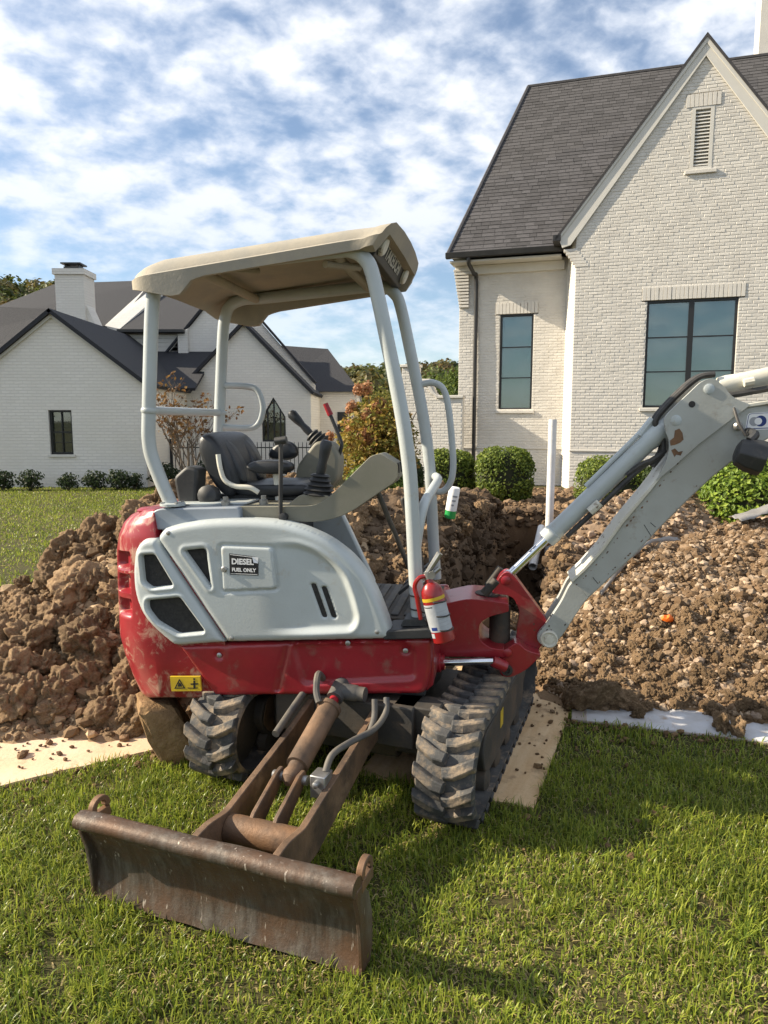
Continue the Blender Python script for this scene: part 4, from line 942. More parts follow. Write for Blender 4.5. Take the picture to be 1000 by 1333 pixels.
rc = fillet([(-.893, 1.098), (-.953, 1.096), (-.998, 1.048), (-1.016, .931), (-1.008, .835), (-.969, .747), (-.904, .684), (-.825, .624), (-.590, .652)], [.01, .03, .03, .05, .05, .05, .05, .02, .008])
h1 = fillet([(-.962, 1.024), (-.899, 1.030), (-.818, .896), (-.920, .882), (-.955, .905)], .012); h2 = fillet([(-.942, .825), (-.790, .845), (-.680, .698), (-.802, .681), (-.900, .733), (-.942, .785)], .014)
def rc_off(P, d):
    o = edge(seg_dist(P, rc)[0], .03) + edge(d, .006) * (d < seg_dist(P, rc)[0] - 1e-6)
    for h in (h1, h2): dt, _ = seg_dist(P, h); o += .005 * np.exp(-((dt - .012) / .008) ** 2) - .004 * np.exp(-(dt / .006) ** 2)
    return o
rcov = relief_panel('radiator_cover', 'white', rc, [h1, h2], .0055, rc_off, side_map(.030), .05, exc, label='white vented cover with black mesh')
for h, par in ((h1, rcov), (h2, rcov), (trih, cover)):
    m = MB(); A = np.array(h); c = A.mean(0); P = c + (A - c) * 1.08
    m.add([(p[0], float(side_y(np.array([p[0]]))[0]) - .004, p[1]) for p in P], [tuple(range(len(P)))]); m.build('mesh_grille', 'grille', par, smooth=None)
m = MB(); m.add([(-.24, -.508, .76), (-.06, -.508, .76), (-.06, -.508, .94), (-.24, -.508, .94)], [(0, 1, 2, 3)]); m.build('slot_backing', 'grille', cover, smooth=None)
X().lathe([(0, .013), (.008, .013), (.011, .009), (.0112, .004)], (-.955, -.512, .862), (0, -1, 0), 16).build('latch', 'steel', rcov)
# seam between the covers, fuel door, label
fd = relief_panel('fuel_door', 'white', fillet([(-.597, 1.077), (-.366, 1.075), (-.352, .901), (-.592, .881)], .018), [], .006, lambda P, d: edge(d, .008), side_map(.034), .01, exc)
X().lathe([(0, .013), (.006, .013), (.009, .010), (.0092, .003)], (-.580, -.534, .978), (0, -1, 0), 16).build('latch', 'steel', fd)
LY = -.5350
m = MB(); m.prism([(-.556, .956), (-.430, .956), (-.4285, 1.012), (-.438, 1.036), (-.556, 1.047)], LY - .001, LY); lab = m.build('fuel_label', 'ink', fd, smooth=None)
m = MB(); m.prism([(-.552, .9595), (-.4335, .9595), (-.4335, .9615), (-.552, .9615)], LY - .0016, LY - .001); m.prism([(-.552, 1.041), (-.447, 1.032), (-.447, 1.034), (-.552, 1.0435)], LY - .0016, LY - .001); m.build('label_border', 'ink_white', lab, smooth=None)
m = MB(); m.add([(-.455, LY - .0015, 1.036), (-.428, LY - .0015, 1.034), (-.430, LY - .0015, 1.008), (-.446, LY - .012, 1.013)], [(0, 1, 2, 3)]); m.build('peeling_corner', 'ink_white', lab, smooth=None)
tm = lambda x, z: axes((1, 0, 0), (0, 0, 1), (0, -1, 0), (x, LY - .0017, z))
text_mesh('lettering', 'DIESEL', .033, 'ink_white', lab, tm(-.498, 1.012), bold=.0012)
text_mesh('lettering', 'FUEL ONLY', .0205, 'ink_white', lab, tm(-.493, .977), bold=.0008)
# hidden body core, decks, far side
c_ = X(); c_.box(-.86, .27, -.46, .46, .44, .66); c_.prism([(-.86, .66), (.02, .66), (-.02, .9), (-.16, 1.06), (-.3, 1.14), (-.86, 1.12)], -.475, -.24); c_.box(-.97, -.45, -.2399, .44, .6601, 1.12); c_.build('machine_deck', 'black_plastic', exc, bevel=.01)
X().prism(fillet([(-.655, .402), (.272, .470), (.299, .712), (-.60, .66)], .02), .462, .50).build('side_skirt', 'red_plain', exc, bevel=.008)
X().prism([(.2701, .46), (.302, .49), (.305, .70), (.2701, .71)], -.45, .462).build('front_skirt', 'red_plain', exc, bevel=.006)
X().prism(fillet([(-.86, .67), (-.1, .70), (-.3, 1.12), (-.86, 1.12)], .04), .445, .50).build('side_cover', 'white', exc, bevel=.012)
# seat plinth top (grey-white, its shade mixed into the colour), floor with mat
X().prism(fillet([(-.965, 1.13), (-.935, 1.205), (-.90, 1.222), (-.53, 1.236), (-.53, 1.122)], .02), -.47, .44).build('engine_hood', 'hood', exc, bevel=.012, label='grey-white hood under the seat, shade tone in its colour')
X().prism([(-.89, 1.2225), (-.53, 1.2365), (-.53, 1.246), (-.89, 1.236)], -.38, .40).build('seat_mount', 'white', exc, bevel=.004)
X().box(-.44, .275, -.24, .44, .67, .715).build('floor_plate', 'dark_metal', exc, bevel=.006)
for k in range(11): X().box(-.40 + k * .06, -.365 + k * .06, -.2, .40, .7152, .724).build('floor_mat_rib', 'greyhose', exc, smooth=None, bevel=.004)
X().prism(fillet([(.10, .700), (.302, .716), (.302, .742), (.285, .758), (.12, .742), (.10, .730)], .008), -.525, -.36).build('corner_pad', 'black_plastic', exc, bevel=.008)
X().prism(fillet([(.165, .75), (.285, .758), (.27, .785), (.18, .783)], .01), -.49, -.38).build('post_foot', 'black_plastic', exc, bevel=.008)
# pedals
for y0 in (-.10, .06):
    m = X(); m.add([(.10, y0, .80), (.22, y0, .90), (.22, y0 + .11, .90), (.10, y0 + .11, .80), (.104, y0, .786), (.224, y0, .886), (.224, y0 + .11, .886), (.104, y0 + .11, .786)], [(0, 1, 2, 3), (4, 7, 6, 5), (0, 4, 5, 1), (1, 5, 6, 2), (2, 6, 7, 3), (3, 7, 4, 0)]); m.tube([(.16, y0 + .055, .84), (.19, y0 + .055, .715)], .012, 8); m.build('pedal', 'black_plastic', exc, bevel=.003)
for y0 in (-.03, .04): X().tube(smooth_path([(.20, y0, .715), (.19, y0, .95), (.12, y0 - .02, 1.20), (.115, y0 - .02, 1.24)], 5), .010, 8).build('travel_lever', 'hose', exc)

# ---------------- canopy
post = [(-.854, 1.225), (-.90, 1.33), (-.942, 1.445), (-.953, 1.52), (-.950, 1.60), (-.934, 1.82), (-.916, 2.05), (-.902, 2.14), (-.872, 2.205), (-.80, 2.236), (-.70, 2.240), (-.4, 2.262), (-.12, 2.282), (-.04, 2.278), (.010, 2.245), (.042, 2.18), (.098, 1.933), (.156, 1.656), (.192, 1.42), (.208, 1.20), (.222, .95), (.235, .77)]
for y0 in (-.43, .36):
    X().tube(smooth_path([(x, y0, z) for x, z in post], 5), .030, 18).build('canopy_post', 'white', exc, label='bent white canopy tube, rear post to front post')
X().tube([(-.944, -.40, 1.645), (-.944, .33, 1.645)], .019, 12).build('cross_bar', 'white', exc)
for xx, zc in ((-.72, 2.245), (-.12, 2.285)): X().tube([(xx, -.41, zc - .012), (xx, .34, zc - .012)], .022, 10).build('roof_brace', 'roofp', exc)
for sx in (-.62, -.16): X().tube([(sx, -.41, 2.236), (sx + .10, -.20, 2.262)], .016, 8).build('roof_brace', 'roofp', exc)
X().tube(smooth_path([(-.935, .36, 1.79), (-.80, .36, 1.785), (-.735, .36, 1.765), (-.706, .36, 1.70), (-.706, .36, 1.64), (-.735, .36, 1.58), (-.80, .36, 1.562), (-.95, .36, 1.568)], 6), .017, 12).build('grab_handle', 'white', exc)
X().tube(smooth_path([(.15, .36, 1.785), (.21, .36, 1.795), (.262, .36, 1.765), (.290, .36, 1.68), (.312, .36, 1.50), (.320, .36, 1.36), (.305, .36, 1.28), (.265, .36, 1.235), (.21, .36, 1.24)], 6), .017, 12).build('grab_handle', 'white', exc)
X().tube(smooth_path([(.212, -.425, .97), (.222, -.415, 1.08), (.236, -.395, 1.19), (.248, -.33, 1.255), (.256, -.1, 1.285), (.256, .2, 1.31), (.225, .36, 1.315)], 6), .022, 12).build('front_bar', 'white', exc)
for y0 in (-.43, .36):
    for x_, z_ in ((-.944, 1.645),): X().lathe([(-.010, .034), (-.005, .0365), (.005, .0365), (.010, .034)], (x_, y0, z_), (.05, 0, 1), 18).build('weld_ring', 'white', exc)
    X().lathe([(0, .055), (.010, .055), (.014, .036)], (-.853, y0, 1.232), (0, 0, 1), 18).build('post_flange', 'white', exc)
    for a_ in (45, 135, 225, 315): X().lathe([(0, .008), (.008, .008), (.009, .004)], (-.853 + .046 * math.cos(R(a_)), y0 + .046 * math.sin(R(a_)), 1.242), (0, 0, 1), 6).build('bolt', 'steel', exc)
for (x_, z_) in ((-.83, 1.125), (.075, .735), (-.56, .675)): X().lathe([(0, .010), (.004, .010), (.006, .006)], (x_, -.526, z_), (0, -1, 0), 12).build('bolt', 'steel', cover)
# roof shell: lofted cross sections
def roof_sect(x):
    zt = np.interp(x, [-1.005, -.99, -.965, -.93, -.87, .055], [2.205, 2.232, 2.252, 2.272, 2.296, 2.398])
    zl = np.interp(x, [-1.005, -.985, -.93, -.80, -.755, -.705, -.66, .055], [2.172, 2.150, 2.138, 2.112, 2.118, 2.172, 2.188, 2.276])
    w = np.interp(x, [-1.005, -.985, -.95, -.9, .06], [.40, .455, .487, .50, .49])
    fl = max(zl + .028, min(zt - .05, np.interp(x, [-1.0, -.7, .055], [2.185, 2.222, 2.316])))
    hh_ = zt - fl - .010; cur = [(-w + .018 + .20 * (1 - math.cos(R(a))) , fl + .010 + hh_ * math.sin(R(a))) for a in (0, 18, 38, 60)]
    top = [(-w, zl), (-w - .004, fl)] + cur + [(-.18, zt + .001), (0, zt + .004), (.18, zt + .001)] + [(-y, z) for y, z in cur[::-1]] + [(w + .004, fl), (w, zl)]
    zi = max(zl + .012, zt - .045)
    return top + [(w - .03, zl + .002), (w - .075, zi), (0, zi + .004), (-w + .075, zi), (-w + .03, zl + .002)]
sts = [-1.005, -.998, -.985, -.965, -.94, -.91, -.87, -.82, -.79, -.755, -.73, -.705, -.68, -.64, -.5, -.35, -.2, -.08, -.04, .0, .02, .04, .055]
secs = [roof_sect(x) for x in sts]; k_ = len(secs[0]); m = X(); vs = []
for x, s_ in zip(sts, secs):
    zs_ = [q[1] for q in s_]; lo_, hi_ = min(zs_), max(zs_); sh = .085 * sstep(-.08, .055, np.array([x]))[0]; gr = .010 * sstep(.0, .03, np.array([x]))[0]      # front edge leans forward at the top, with a thicker lip
    for j, (y, z) in enumerate(s_): vs.append((x + sh * (z - lo_) / (hi_ - lo_), y + (gr * np.sign(y) if j < 15 else -gr * np.sign(y)), z + (gr * .6 if j < 15 else -gr)))
fs = [(i * k_ + j, (i + 1) * k_ + j, (i + 1) * k_ + (j + 1) % k_, i * k_ + (j + 1) % k_) for i in range(len(sts) - 1) for j in range(k_)]
L_ = (len(sts) - 1) * k_
fs += [tuple(range(k_)), (L_, L_ + 1, L_ + 19, L_), ] if False else [tuple(range(k_))]
# C-shaped front end, outer points joined to the inner ones
inner = [15, 15, 16, 16, 16, 16, 17, 17, 17, 18, 18, 18, 18, 19, 19]
for j in range(14):
    a_, b_2 = 34 - 0, 0
    p, q = L_ + j, L_ + j + 1; ia, ib = L_ + 34 - inner[j], L_ + 34 - inner[j + 1]
    fs.append((p, q, ib, ia) if ia != ib else (p, q, ia))
m.add(vs, fs)
roofc = m.build('canopy_roof', 'roofp', exc, smooth=42, label='dusty tan moulded canopy roof')
X().lathe([(0, .075), (.012, .07), (.026, .05), (.032, .02), (.033, .001)], (-.02, -.02, 2.385), (0, 0, 1), 20).build('roof_boss', 'roofp', roofc)
# name board with two lamps at the front under the roof
m = X(); m.add([(.035, -.37, 2.270), (.035, .37, 2.270), (.085, .37, 2.380), (.085, -.37, 2.380), (.0, -.37, 2.270), (.0, .37, 2.270), (.0, .37, 2.37), (.0, -.37, 2.37)], [(0, 1, 2, 3), (4, 7, 6, 5), (0, 4, 5, 1), (1, 5, 6, 2), (2, 6, 7, 3), (3, 7, 4, 0)]); nb_ = m.build('name_board', 'black_plastic', exc, smooth=None, bevel=.004)
up = Vector((.05, 0, .11)).normalized(); nrm = Vector((0, 1, 0)).cross(up)
text_mesh('lettering', 'TAKEUCHI', .078, 'ink_cream', nb_, axes((0, 1, 0), up, nrm, Vector((.060, -.01, 2.322)) + nrm * .0022), bold=.002, space=1.05)
for y0 in (-.315, .315): m = X(); m.lathe([(0, .040), (.012, .040), (.018, .034), (.02, .004)], Vector((.060, y0, 2.322)) + nrm * .001, nrm, 20); m.build('lamp_lens', 'cream', nb_)

# ---------------- seat
def cushion(name, pts, mat, parent, y0, y1, sub=2, crown=0.0):
    """soft block: outline in xz swept across y with a rounded edge"""
    m = X(); n = len(pts); A = np.array(pts); c = A.mean(0); ys = [y0, y0 + .025, y0 + .07, (y0 + y1) / 2, y1 - .07, y1 - .025, y1]; sc = [.80, .95, 1, 1 + crown, 1, .95, .80]
    vs = []
    for y, s_ in zip(ys, sc): vs += [(c[0] + (p[0] - c[0]) * s_, y, c[1] + (p[1] - c[1]) * s_) for p in A]
    fs = [(i * n + j, (i + 1) * n + j, (i + 1) * n + (j + 1) % n, i * n + (j + 1) % n) for i in range(len(ys) - 1) for j in range(n)] + [tuple(range(n)), tuple((len(ys) - 1) * n + j for j in range(n))]
    m.add(vs, fs); return m.build(name, mat, parent, smooth=60, sub=sub)
seat = cushion('seat_back', [(-.70, 1.235), (-.615, 1.25), (-.655, 1.42), (-.73, 1.54), (-.79, 1.555), (-.825, 1.51), (-.785, 1.38)], 'vinyl', exc, -.265, .24, crown=.03)
for y0 in (-.135, .10): cushion('back_bolster', [(-.66, 1.285), (-.605, 1.30), (-.645, 1.42), (-.715, 1.52), (-.745, 1.52), (-.70, 1.42)], 'vinyl', seat, y0 - .06, y0 + .075, crown=.03)
cushion('seat_cushion', [(-.70, 1.245), (-.30, 1.25), (-.27, 1.285), (-.29, 1.325), (-.50, 1.31), (-.68, 1.315)], 'vinyl', exc, -.235, .215)
X().prism(fillet([(-.885, 1.215), (-.80, 1.215), (-.785, 1.385), (-.84, 1.40), (-.905, 1.345)], .02), -.31, -.20).build('seat_side_box', 'black_plastic', exc, bevel=.015, seg=3)
X().box(-.74, -.34, -.20, .18, 1.2366, 1.262).build('seat_rail', 'black_plastic', exc, bevel=.006)
m = X(); m.lathe([(0, .045), (.03, .05), (.06, .045), (.075, .02)], (-.735, -.275, 1.262), (0, -1, .1), 14); m.build('recliner_cover', 'black_plastic', exc)
X().tube(smooth_path([(-.700, -.275, 1.45), (-.690, -.28, 1.39), (-.668, -.285, 1.335), (-.62, -.285, 1.308), (-.55, -.285, 1.302), (-.51, -.28, 1.28)], 6), .0115, 10).build('armrest_loop', 'cream', exc)
cushion('armrest', [(-.60, 1.385), (-.57, 1.425), (-.40, 1.43), (-.345, 1.40), (-.38, 1.355), (-.55, 1.36)], 'vinyl', exc, -.27, -.16, sub=2)
cushion('armrest', [(-.66, 1.40), (-.59, 1.495), (-.50, 1.505), (-.45, 1.43), (-.52, 1.39)], 'vinyl', exc, .18, .28, sub=2)
X().tube([(-.45, -.21, 1.36), (-.44, -.21, 1.24)], .016, 8).build('armrest_stalk', 'cream', exc)
# right console: low box sweeping up to a square nose
con = fillet([(-.566, 1.178), (-.195, 1.172), (-.072, 1.206), (.05, 1.292), (.128, 1.345), (.147, 1.372), (.143, 1.424), (.069, 1.468), (.030, 1.455), (-.153, 1.275), (-.215, 1.241), (-.566, 1.234)], [.01, .06, .06, .06, .01, .01, .012, .012, .012, .06, .05, .012], 4)
con = X().prism(con, -.435, -.285).build('control_console', 'console', exc, bevel=.012, seg=3, label='grey olive plastic right console sweeping up at the front')
for y0 in (-.405, -.335): X().prism(fillet([(.1415, 1.385), (.150, 1.385), (.149, 1.425), (.1415, 1.43)], .002), y0 - .010, y0 + .010).build('console_slot', 'black_plastic', con, smooth=None)
def bellows(base, axis, rs, h, name, parent):
    prof = []; n = len(rs)
    for i, r in enumerate(rs): prof += [(h * (i + .15) / n, r * .80), (h * (i + .5) / n, r), (h * (i + .85) / n, r * .80)]
    m = X(); m.lathe(prof, base, axis, 18); return m.build(name, 'black_plastic', parent)
X().prism(fillet([(-.345, 1.236), (-.13, 1.243), (-.16, 1.285), (-.285, 1.285)], .015), -.40, -.29).build('joystick_base', 'console', exc, bevel=.01)
bellows((-.215, -.345, 1.275), (.10, 0, 1), [.070, .066, .060, .050, .044], .10, 'joystick_boot', exc)
m = X(); m.lathe([(.0, .018), (.03, .022), (.055, .019), (.10, .024), (.135, .027), (.15, .020), (.153, .004)], (-.207, -.345, 1.37), (.22, 0, 1), 14); m.build('joystick', 'vinyl', exc)
# left console and its joystick leaning back
lc_ = fillet([(-.50, 1.25), (-.486, 1.366), (-.380, 1.500), (-.30, 1.49), (-.262, 1.417), (-.27, 1.30), (-.36, 1.20)], .03)
X().prism(lc_, .24, .40).build('control_console', 'console', exc, bevel=.015, seg=3, label='grey olive plastic left console, tilted')
bellows((-.365, .32, 1.475), (-.80, 0, .75), [.060, .056, .050, .042], .085, 'joystick_boot', exc)
m = X(); m.lathe([(0, .018), (.03, .020), (.06, .017), (.10, .024), (.14, .027), (.155, .018), (.157, .004)], (-.43, .32, 1.535), (-.70, 0, .72), 14); m.build('joystick', 'vinyl', exc)
sl_ = X().tube(smooth_path([(-.285, .32, 1.40), (-.262, .32, 1.47), (-.275, .32, 1.52), (-.325, .32, 1.64)], 5), .010, 8).build('safety_lever', 'black_plastic', exc)
X().tube([(-.320, .32, 1.63), (-.347, .32, 1.690)], [.016, .014], 10).build('lever_grip', 'red_knob', sl_)
bl_ = X().tube([(-.358, -.445, 1.165), (-.350, -.445, 1.51)], .0095, 10).build('blade_lever', 'hose', exc)
X().tube([(-.375, -.445, 1.515), (-.325, -.445, 1.522)], .016, 10).build('lever_grip', 'black_plastic', bl_)
X().lathe([(0, .018), (.03, .018), (.032, .01)], (-.342, -.437, 1.195), (0, -1, 0), 12).build('lever_pivot', 'black_plastic', bl_)
X().tube(smooth_path([(.05, -.36, 1.30), (.10, -.25, 1.12), (.16, -.1, .90)], 4), .011, 8).build('stay_rod', 'greyhose', exc)
for q in ((-.46, -.36, 1.236), (-.62, -.40, 1.232)): m = X(); m.lathe([(0, .02), (.02, .02), (.024, .012), (.04, .012)], q, (0, 0, 1), 10); m.build('rotary_knob', 'steel', exc)

# ---------------- boom swing: neck, king post, swing cylinder
neck = fillet([(.20, .735), (.345, .772), (.433, .796), (.508, .790), (.612, .780), (.615, .742), (.530, .716), (.484, .684), (.478, .640), (.484, .604), (.530, .566), (.60, .562), (.60, .526), (.335, .515), (.20, .50)], [.01, .05, .05, .02, .01, .01, .03, .03, .03, .03, .03, .01, .01, .03, .01], 4)
nk = X().prism(neck, -.145, .145).build('boom_bracket', 'red_plain', exc, bevel=.010, seg=3, label='red cast boom bracket')
X().lathe([(-.005, .055), (.0, .058), (.012, .058), (.014, .03)], (.515, -.02, .786), (0, 0, 1), 20).build('grease_cap', 'dark_metal', nk)
king_near = fillet([(.535, .795), (.553, .845), (.574, .888), (.605, .908), (.637, .886), (.785, .69), (.806, .645), (.768, .545), (.69, .470), (.648, .500), (.652, .577), (.655, .650), (.668, .71), (.640, .78), (.60, .795)], [.01, .03, .03, .03, .03, .05, .05, .06, .06, .03, .03, .04, .04, .02, .01], 4)
kp = X().prism(king_near, -.0445, .0445).build('king_post', 'red_plain', exc, bevel=.009, seg=3, label='red swing post carrying the boom')
low = fillet([(.655, .60), (.70, .56), (.77, .545), (.70, .47), (.64, .432), (.595, .428), (.575, .455), (.580, .545), (.61, .566)], .02, 4)
X().prism(low, -.135, -.0446).build('swing_lug', 'red_plain', kp, bevel=.012, seg=3)
X().lathe([(0, .020), (.012, .020), (.015, .014)], (.612, -.135, .548), (0, -1, 0), 14).build('pin', 'red_plain', kp)
X().lathe([(0, .026), (.01, .026), (.011, .014), (-.004, .013)], (.612, -.136, .465), (0, -1, 0), 16).build('pin', 'dark_metal', kp)
X().lathe([(0, .022), (.008, .022), (.011, .016)], (.598, -.0445, .864), (0, -1, 0), 16).build('pin', 'red_plain', kp)
X().tube([(.50, -.10, .81), (.555, -.10, .875)], [.022, .02], 10).build('hose_clamp', 'dark_metal', kp)
X().tube([(.515, .06, .81), (.575, .06, .90)], [.02, .02], 10).build('hose_clamp', 'dark_metal', kp)
X().lathe([(0, .016), (.225, .016)], (.325, -.20, .507), (1, -.03, .09), 14).build('swing_rod', 'chrome', exc)
X().lathe([(0, .045), (.04, .045), (.045, .035), (.06, .034), (.062, .02)], (.27, -.198, .502), (1, -.03, .09), 16).build('swing_cylinder', 'red_plain', exc)
X().lathe([(0, .022), (.02, .026), (.07, .026)], (.545, -.206, .527), (1, .4, -.55), 12).build('rod_end', 'red_plain', exc)

# ---------------- boom
upper = [(.895, .876), (.951, .934), (1.027, 1.029), (1.102, 1.148), (1.213, 1.297), (1.292, 1.412), (1.349, 1.490), (1.405, 1.563), (1.462, 1.620), (1.564, 1.655), (1.672, 1.672), (1.90, 1.690), (2.15, 1.650), (2.42, 1.545)]

lower = [(2.45, 1.47), (2.15, 1.500), (1.90, 1.545), (1.80, 1.552), (1.70, 1.535), (1.60, 1.475), (1.476, 1.366), (1.376, 1.260), (1.259, 1.127), (1.155, .999), (1.041, .878), (.965, .80)]
boom = X().prism(upper + lower, -.078, .078).build('boom', 'boom_paint', exc, bevel=.006, seg=2, label='white box-section boom')
# raised top flange along the boom, worn cream edge
fl = upper[:12]
fo = [Vector((a, 0, b)) for a, b in fl]; m = X(); vs = []
for i, p in enumerate(fo):
    d = (fo[min(i + 1, len(fo) - 1)] - fo[max(i - 1, 0)]).normalized(); nn_ = Vector((-d.z, 0, d.x))
    for y, h in ((-.090, -.002), (-.090, .014), (.090, .014), (.090, -.002)): q = p + nn_ * h; vs.append((q.x, y, q.z))
m.add(vs, [(i * 4 + j, i * 4 + (j + 1) % 4, (i + 1) * 4 + (j + 1) % 4, (i + 1) * 4 + j) for i in range(len(fo) - 1) for j in range(4)] + [(0, 1, 2, 3), tuple((len(fo) - 1) * 4 + j for j in range(4))]); m.build('top_flange', 'cream', boom, bevel=.003)
foot = fillet([(.743, .614), (.763, .646), (.783, .669), (.850, .784), (.884, .867), (.951, .934), (1.041, .90), (1.041, .878), (.956, .789), (.909, .709), (.855, .611), (.807, .569), (.756, .575)], [.02, .01, .02, .03, .03, .0, .0, .0, .03, .03, .03, .03, .03], 4)
for y0, y1 in ((-.0772, -.046), (.046, .0772)): X().prism(foot, y0, y1).build('boom_foot', 'boom_paint', boom, bevel=.004)
for y0, sgn in ((-.0775, -1), (.0775, 1)): m = X(); m.lathe([(0, .040), (.014, .040), (.017, .034), (.012, .030), (.010, .022), (.018, .020), (.019, .002)], (.800, y0, .605), (0, sgn, 0), 20); m.build('foot_pin', 'cream', boom)
X().lathe([(.555, .05), (.73, .05)], (.575, 0, 0), (0, 0, 1), 18).build('pivot_pin', 'dark_metal', nk)
X().lathe([(-.078, .026), (.078, .026)], (.800, 0, .605), (0, 1, 0), 14).build('foot_pin', 'dark_metal', boom)
ear = fillet([(1.253, 1.612), (1.262, 1.560), (1.285, 1.505), (1.278, 1.440), (1.232, 1.338), (1.30, 1.40), (1.40, 1.50), (1.50, 1.585), (1.60, 1.668), (1.530, 1.696), (1.483, 1.752), (1.446, 1.783), (1.400, 1.770), (1.275, 1.640)], [.03, .03, .03, .03, .01, .0, .0, .0, .01, .03, .02, .035, .035, .03], 4)
for y0, y1 in ((-.094, -.0785), (.0785, .094)):
    ep = X().prism(ear, y0, y1).build('boom_ear', 'boom_paint', boom, bevel=.003)
    for (a, b, r_, mt) in ((1.304, 1.603, .021, 'white'), (1.430, 1.735, .021, 'white'), (1.365, 1.671, .014, 'ink')):
        s_ = -1 if y0 < 0 else 1; yy = y0 if y0 < 0 else y1
        m = X(); m.lathe([(-.001, r_ * 1.12), (.0008, r_ * 1.12), (.001, r_), (.003, r_), (.0045, r_ * .86), (.0046, .001)] if mt == 'white' else [(0, r_), (.0012, r_), (.0013, .001)], (a, yy, b), (0, s_, 0), 18); m.build('ear_pin' if mt == 'white' else 'ear_hole', mt, boom)
m = X(); m.lathe([(-.079, .02), (.079, .02)], (1.304, 0, 1.603), (0, 1, 0), 12); m.lathe([(-.079, .02), (.079, .02)], (1.430, 0, 1.735), (0, 1, 0), 12); m.build('ear_pin', 'dark_metal', boom)
# rust-flaked patch beside the lower ear pin
pt = [(1.30, 1.560), (1.318, 1.566), (1.332, 1.548), (1.336, 1.520), (1.322, 1.503), (1.30, 1.498), (1.285, 1.490), (1.283, 1.515), (1.298, 1.528)]
X().prism([(a + rng.normal(0, .002), b + rng.normal(0, .002)) for a, b in pt], -.0952, -.0942).build('rust_patch', 'rust', boom, smooth=None)
X().prism([(1.29, 1.475), (1.305, 1.483), (1.32, 1.468), (1.338, 1.472), (1.33, 1.452), (1.312, 1.456), (1.305, 1.446)], -.0952, -.0942).build('rust_patch', 'rust', boom, smooth=None)
def chip(cx_, cz_, r_, y, mat='rust', el=1.6, ang=0.9):
    n = 7; ps = []
    for k in range(n):
        q = r_ * random.uniform(.55, 1.15); a_ = 6.283 * k / n; u, v_ = q * el * math.cos(a_), q * math.sin(a_); ps.append((cx_ + u * math.cos(ang) - v_ * math.sin(ang), cz_ + u * math.sin(ang) + v_ * math.cos(ang)))
    X().prism(ps, y - .0008, y).build('paint_chip', mat, boom, smooth=None)
for k in range(22):
    t_ = random.uniform(0, 5.6); i = int(t_); fr_ = t_ - i; a_, b_3 = upper[i], upper[i + 1]
    chip(a_[0] + (b_3[0] - a_[0]) * fr_ + .012, a_[1] + (b_3[1] - a_[1]) * fr_ - .020, random.uniform(.002, .005), -.0782)
for k in range(12):
    t_ = random.uniform(6, 10.6); i = int(t_); fr_ = t_ - i; a_, b_3 = lower[i], lower[i + 1]
    chip(a_[0] + (b_3[0] - a_[0]) * fr_ - .012, a_[1] + (b_3[1] - a_[1]) * fr_ + .016, random.uniform(.002, .004), -.0782)
for (x0, z0, x1, z1) in ((1.195, 1.145, 1.228, 1.095), (1.222, 1.155, 1.245, 1.135), (.985, .90, 1.01, .87)):
    X().tube([(x0, -.0783, z0), (x1, -.0783, z1)], .0014, 4).build('scratch', 'ink', boom)
for k in range(9): chip(.79 + random.gauss(0, .03), .64 + random.gauss(0, .03), random.uniform(.002, .005), -.0778, 'dark_metal')
# boom cylinder with chrome rod
pa, pb = Vector((.598, 0, .864)), Vector((1.304, 0, 1.603)); dr = (pb - pa).normalized(); LB = (pb - pa).length
m = X(); m.lathe([(.0, .028), (.035, .026), (.04, .019), (.30, .019)], pa, dr, 18); m.build('cylinder_rod', 'chrome', exc)
X().lathe([(-.044, .024), (.044, .024)], pa, (0, 1, 0), 14).build('rod_eye', 'red_plain', exc)
m = X(); m.lathe([(.262, .030), (.264, .044), (.31, .045), (.314, .041), (LB - .14, .041), (LB - .13, .0445), (LB - .06, .0445), (LB - .04, .036), (LB, .03)], pa, dr, 24); bc = m.build('boom_cylinder', 'white', exc, label='white boom lift cylinder')
nrm_ = Vector((-dr.z, 0, dr.x))
m = X(); m.tube([pa + dr * .56 + nrm_ * .05, pa + dr * (LB - .10) + nrm_ * .055], .012, 8); m.tube([pa + dr * (LB - .14) + nrm_ * .048, pa + dr * (LB - .05) + nrm_ * .060], .018, 8); m.build('cylinder_pipe', 'white', bc)
X().tube(smooth_path([pa + dr * .34 - nrm_ * .05 + Vector((0, -.03, 0)), pa + dr * .55 - nrm_ * .052 + Vector((0, -.035, 0)), pa + dr * .78 - nrm_ * .055 + Vector((0, -.03, 0)), (1.24, -.04, 1.44), (1.28, -.02, 1.47)], 6), .012, 8).build('hydraulic_hose', 'hose', boom)
X().tube(smooth_path([(1.12, -.03, 1.36), (1.19, -.04, 1.415), (1.235, -.03, 1.425), (1.275, -.01, 1.455)], 5), .011, 8).build('hydraulic_hose', 'hose', boom)
for y0 in (-.02, .03): X().tube(smooth_path([(1.23, y0, 1.40), (1.272, y0, 1.47), (1.262, y0, 1.545), (1.235, y0, 1.60), (1.30, y0, 1.69), (1.40, y0, 1.785), (1.47, y0, 1.80)], 6), .013, 8).build('hydraulic_hose', 'hose', boom)
X().lathe([(-.03, .02), (.03, .02)], (.985, -.05, 1.215), (.7, 0, .7), 8).build('hose_clip', 'cream', bc)
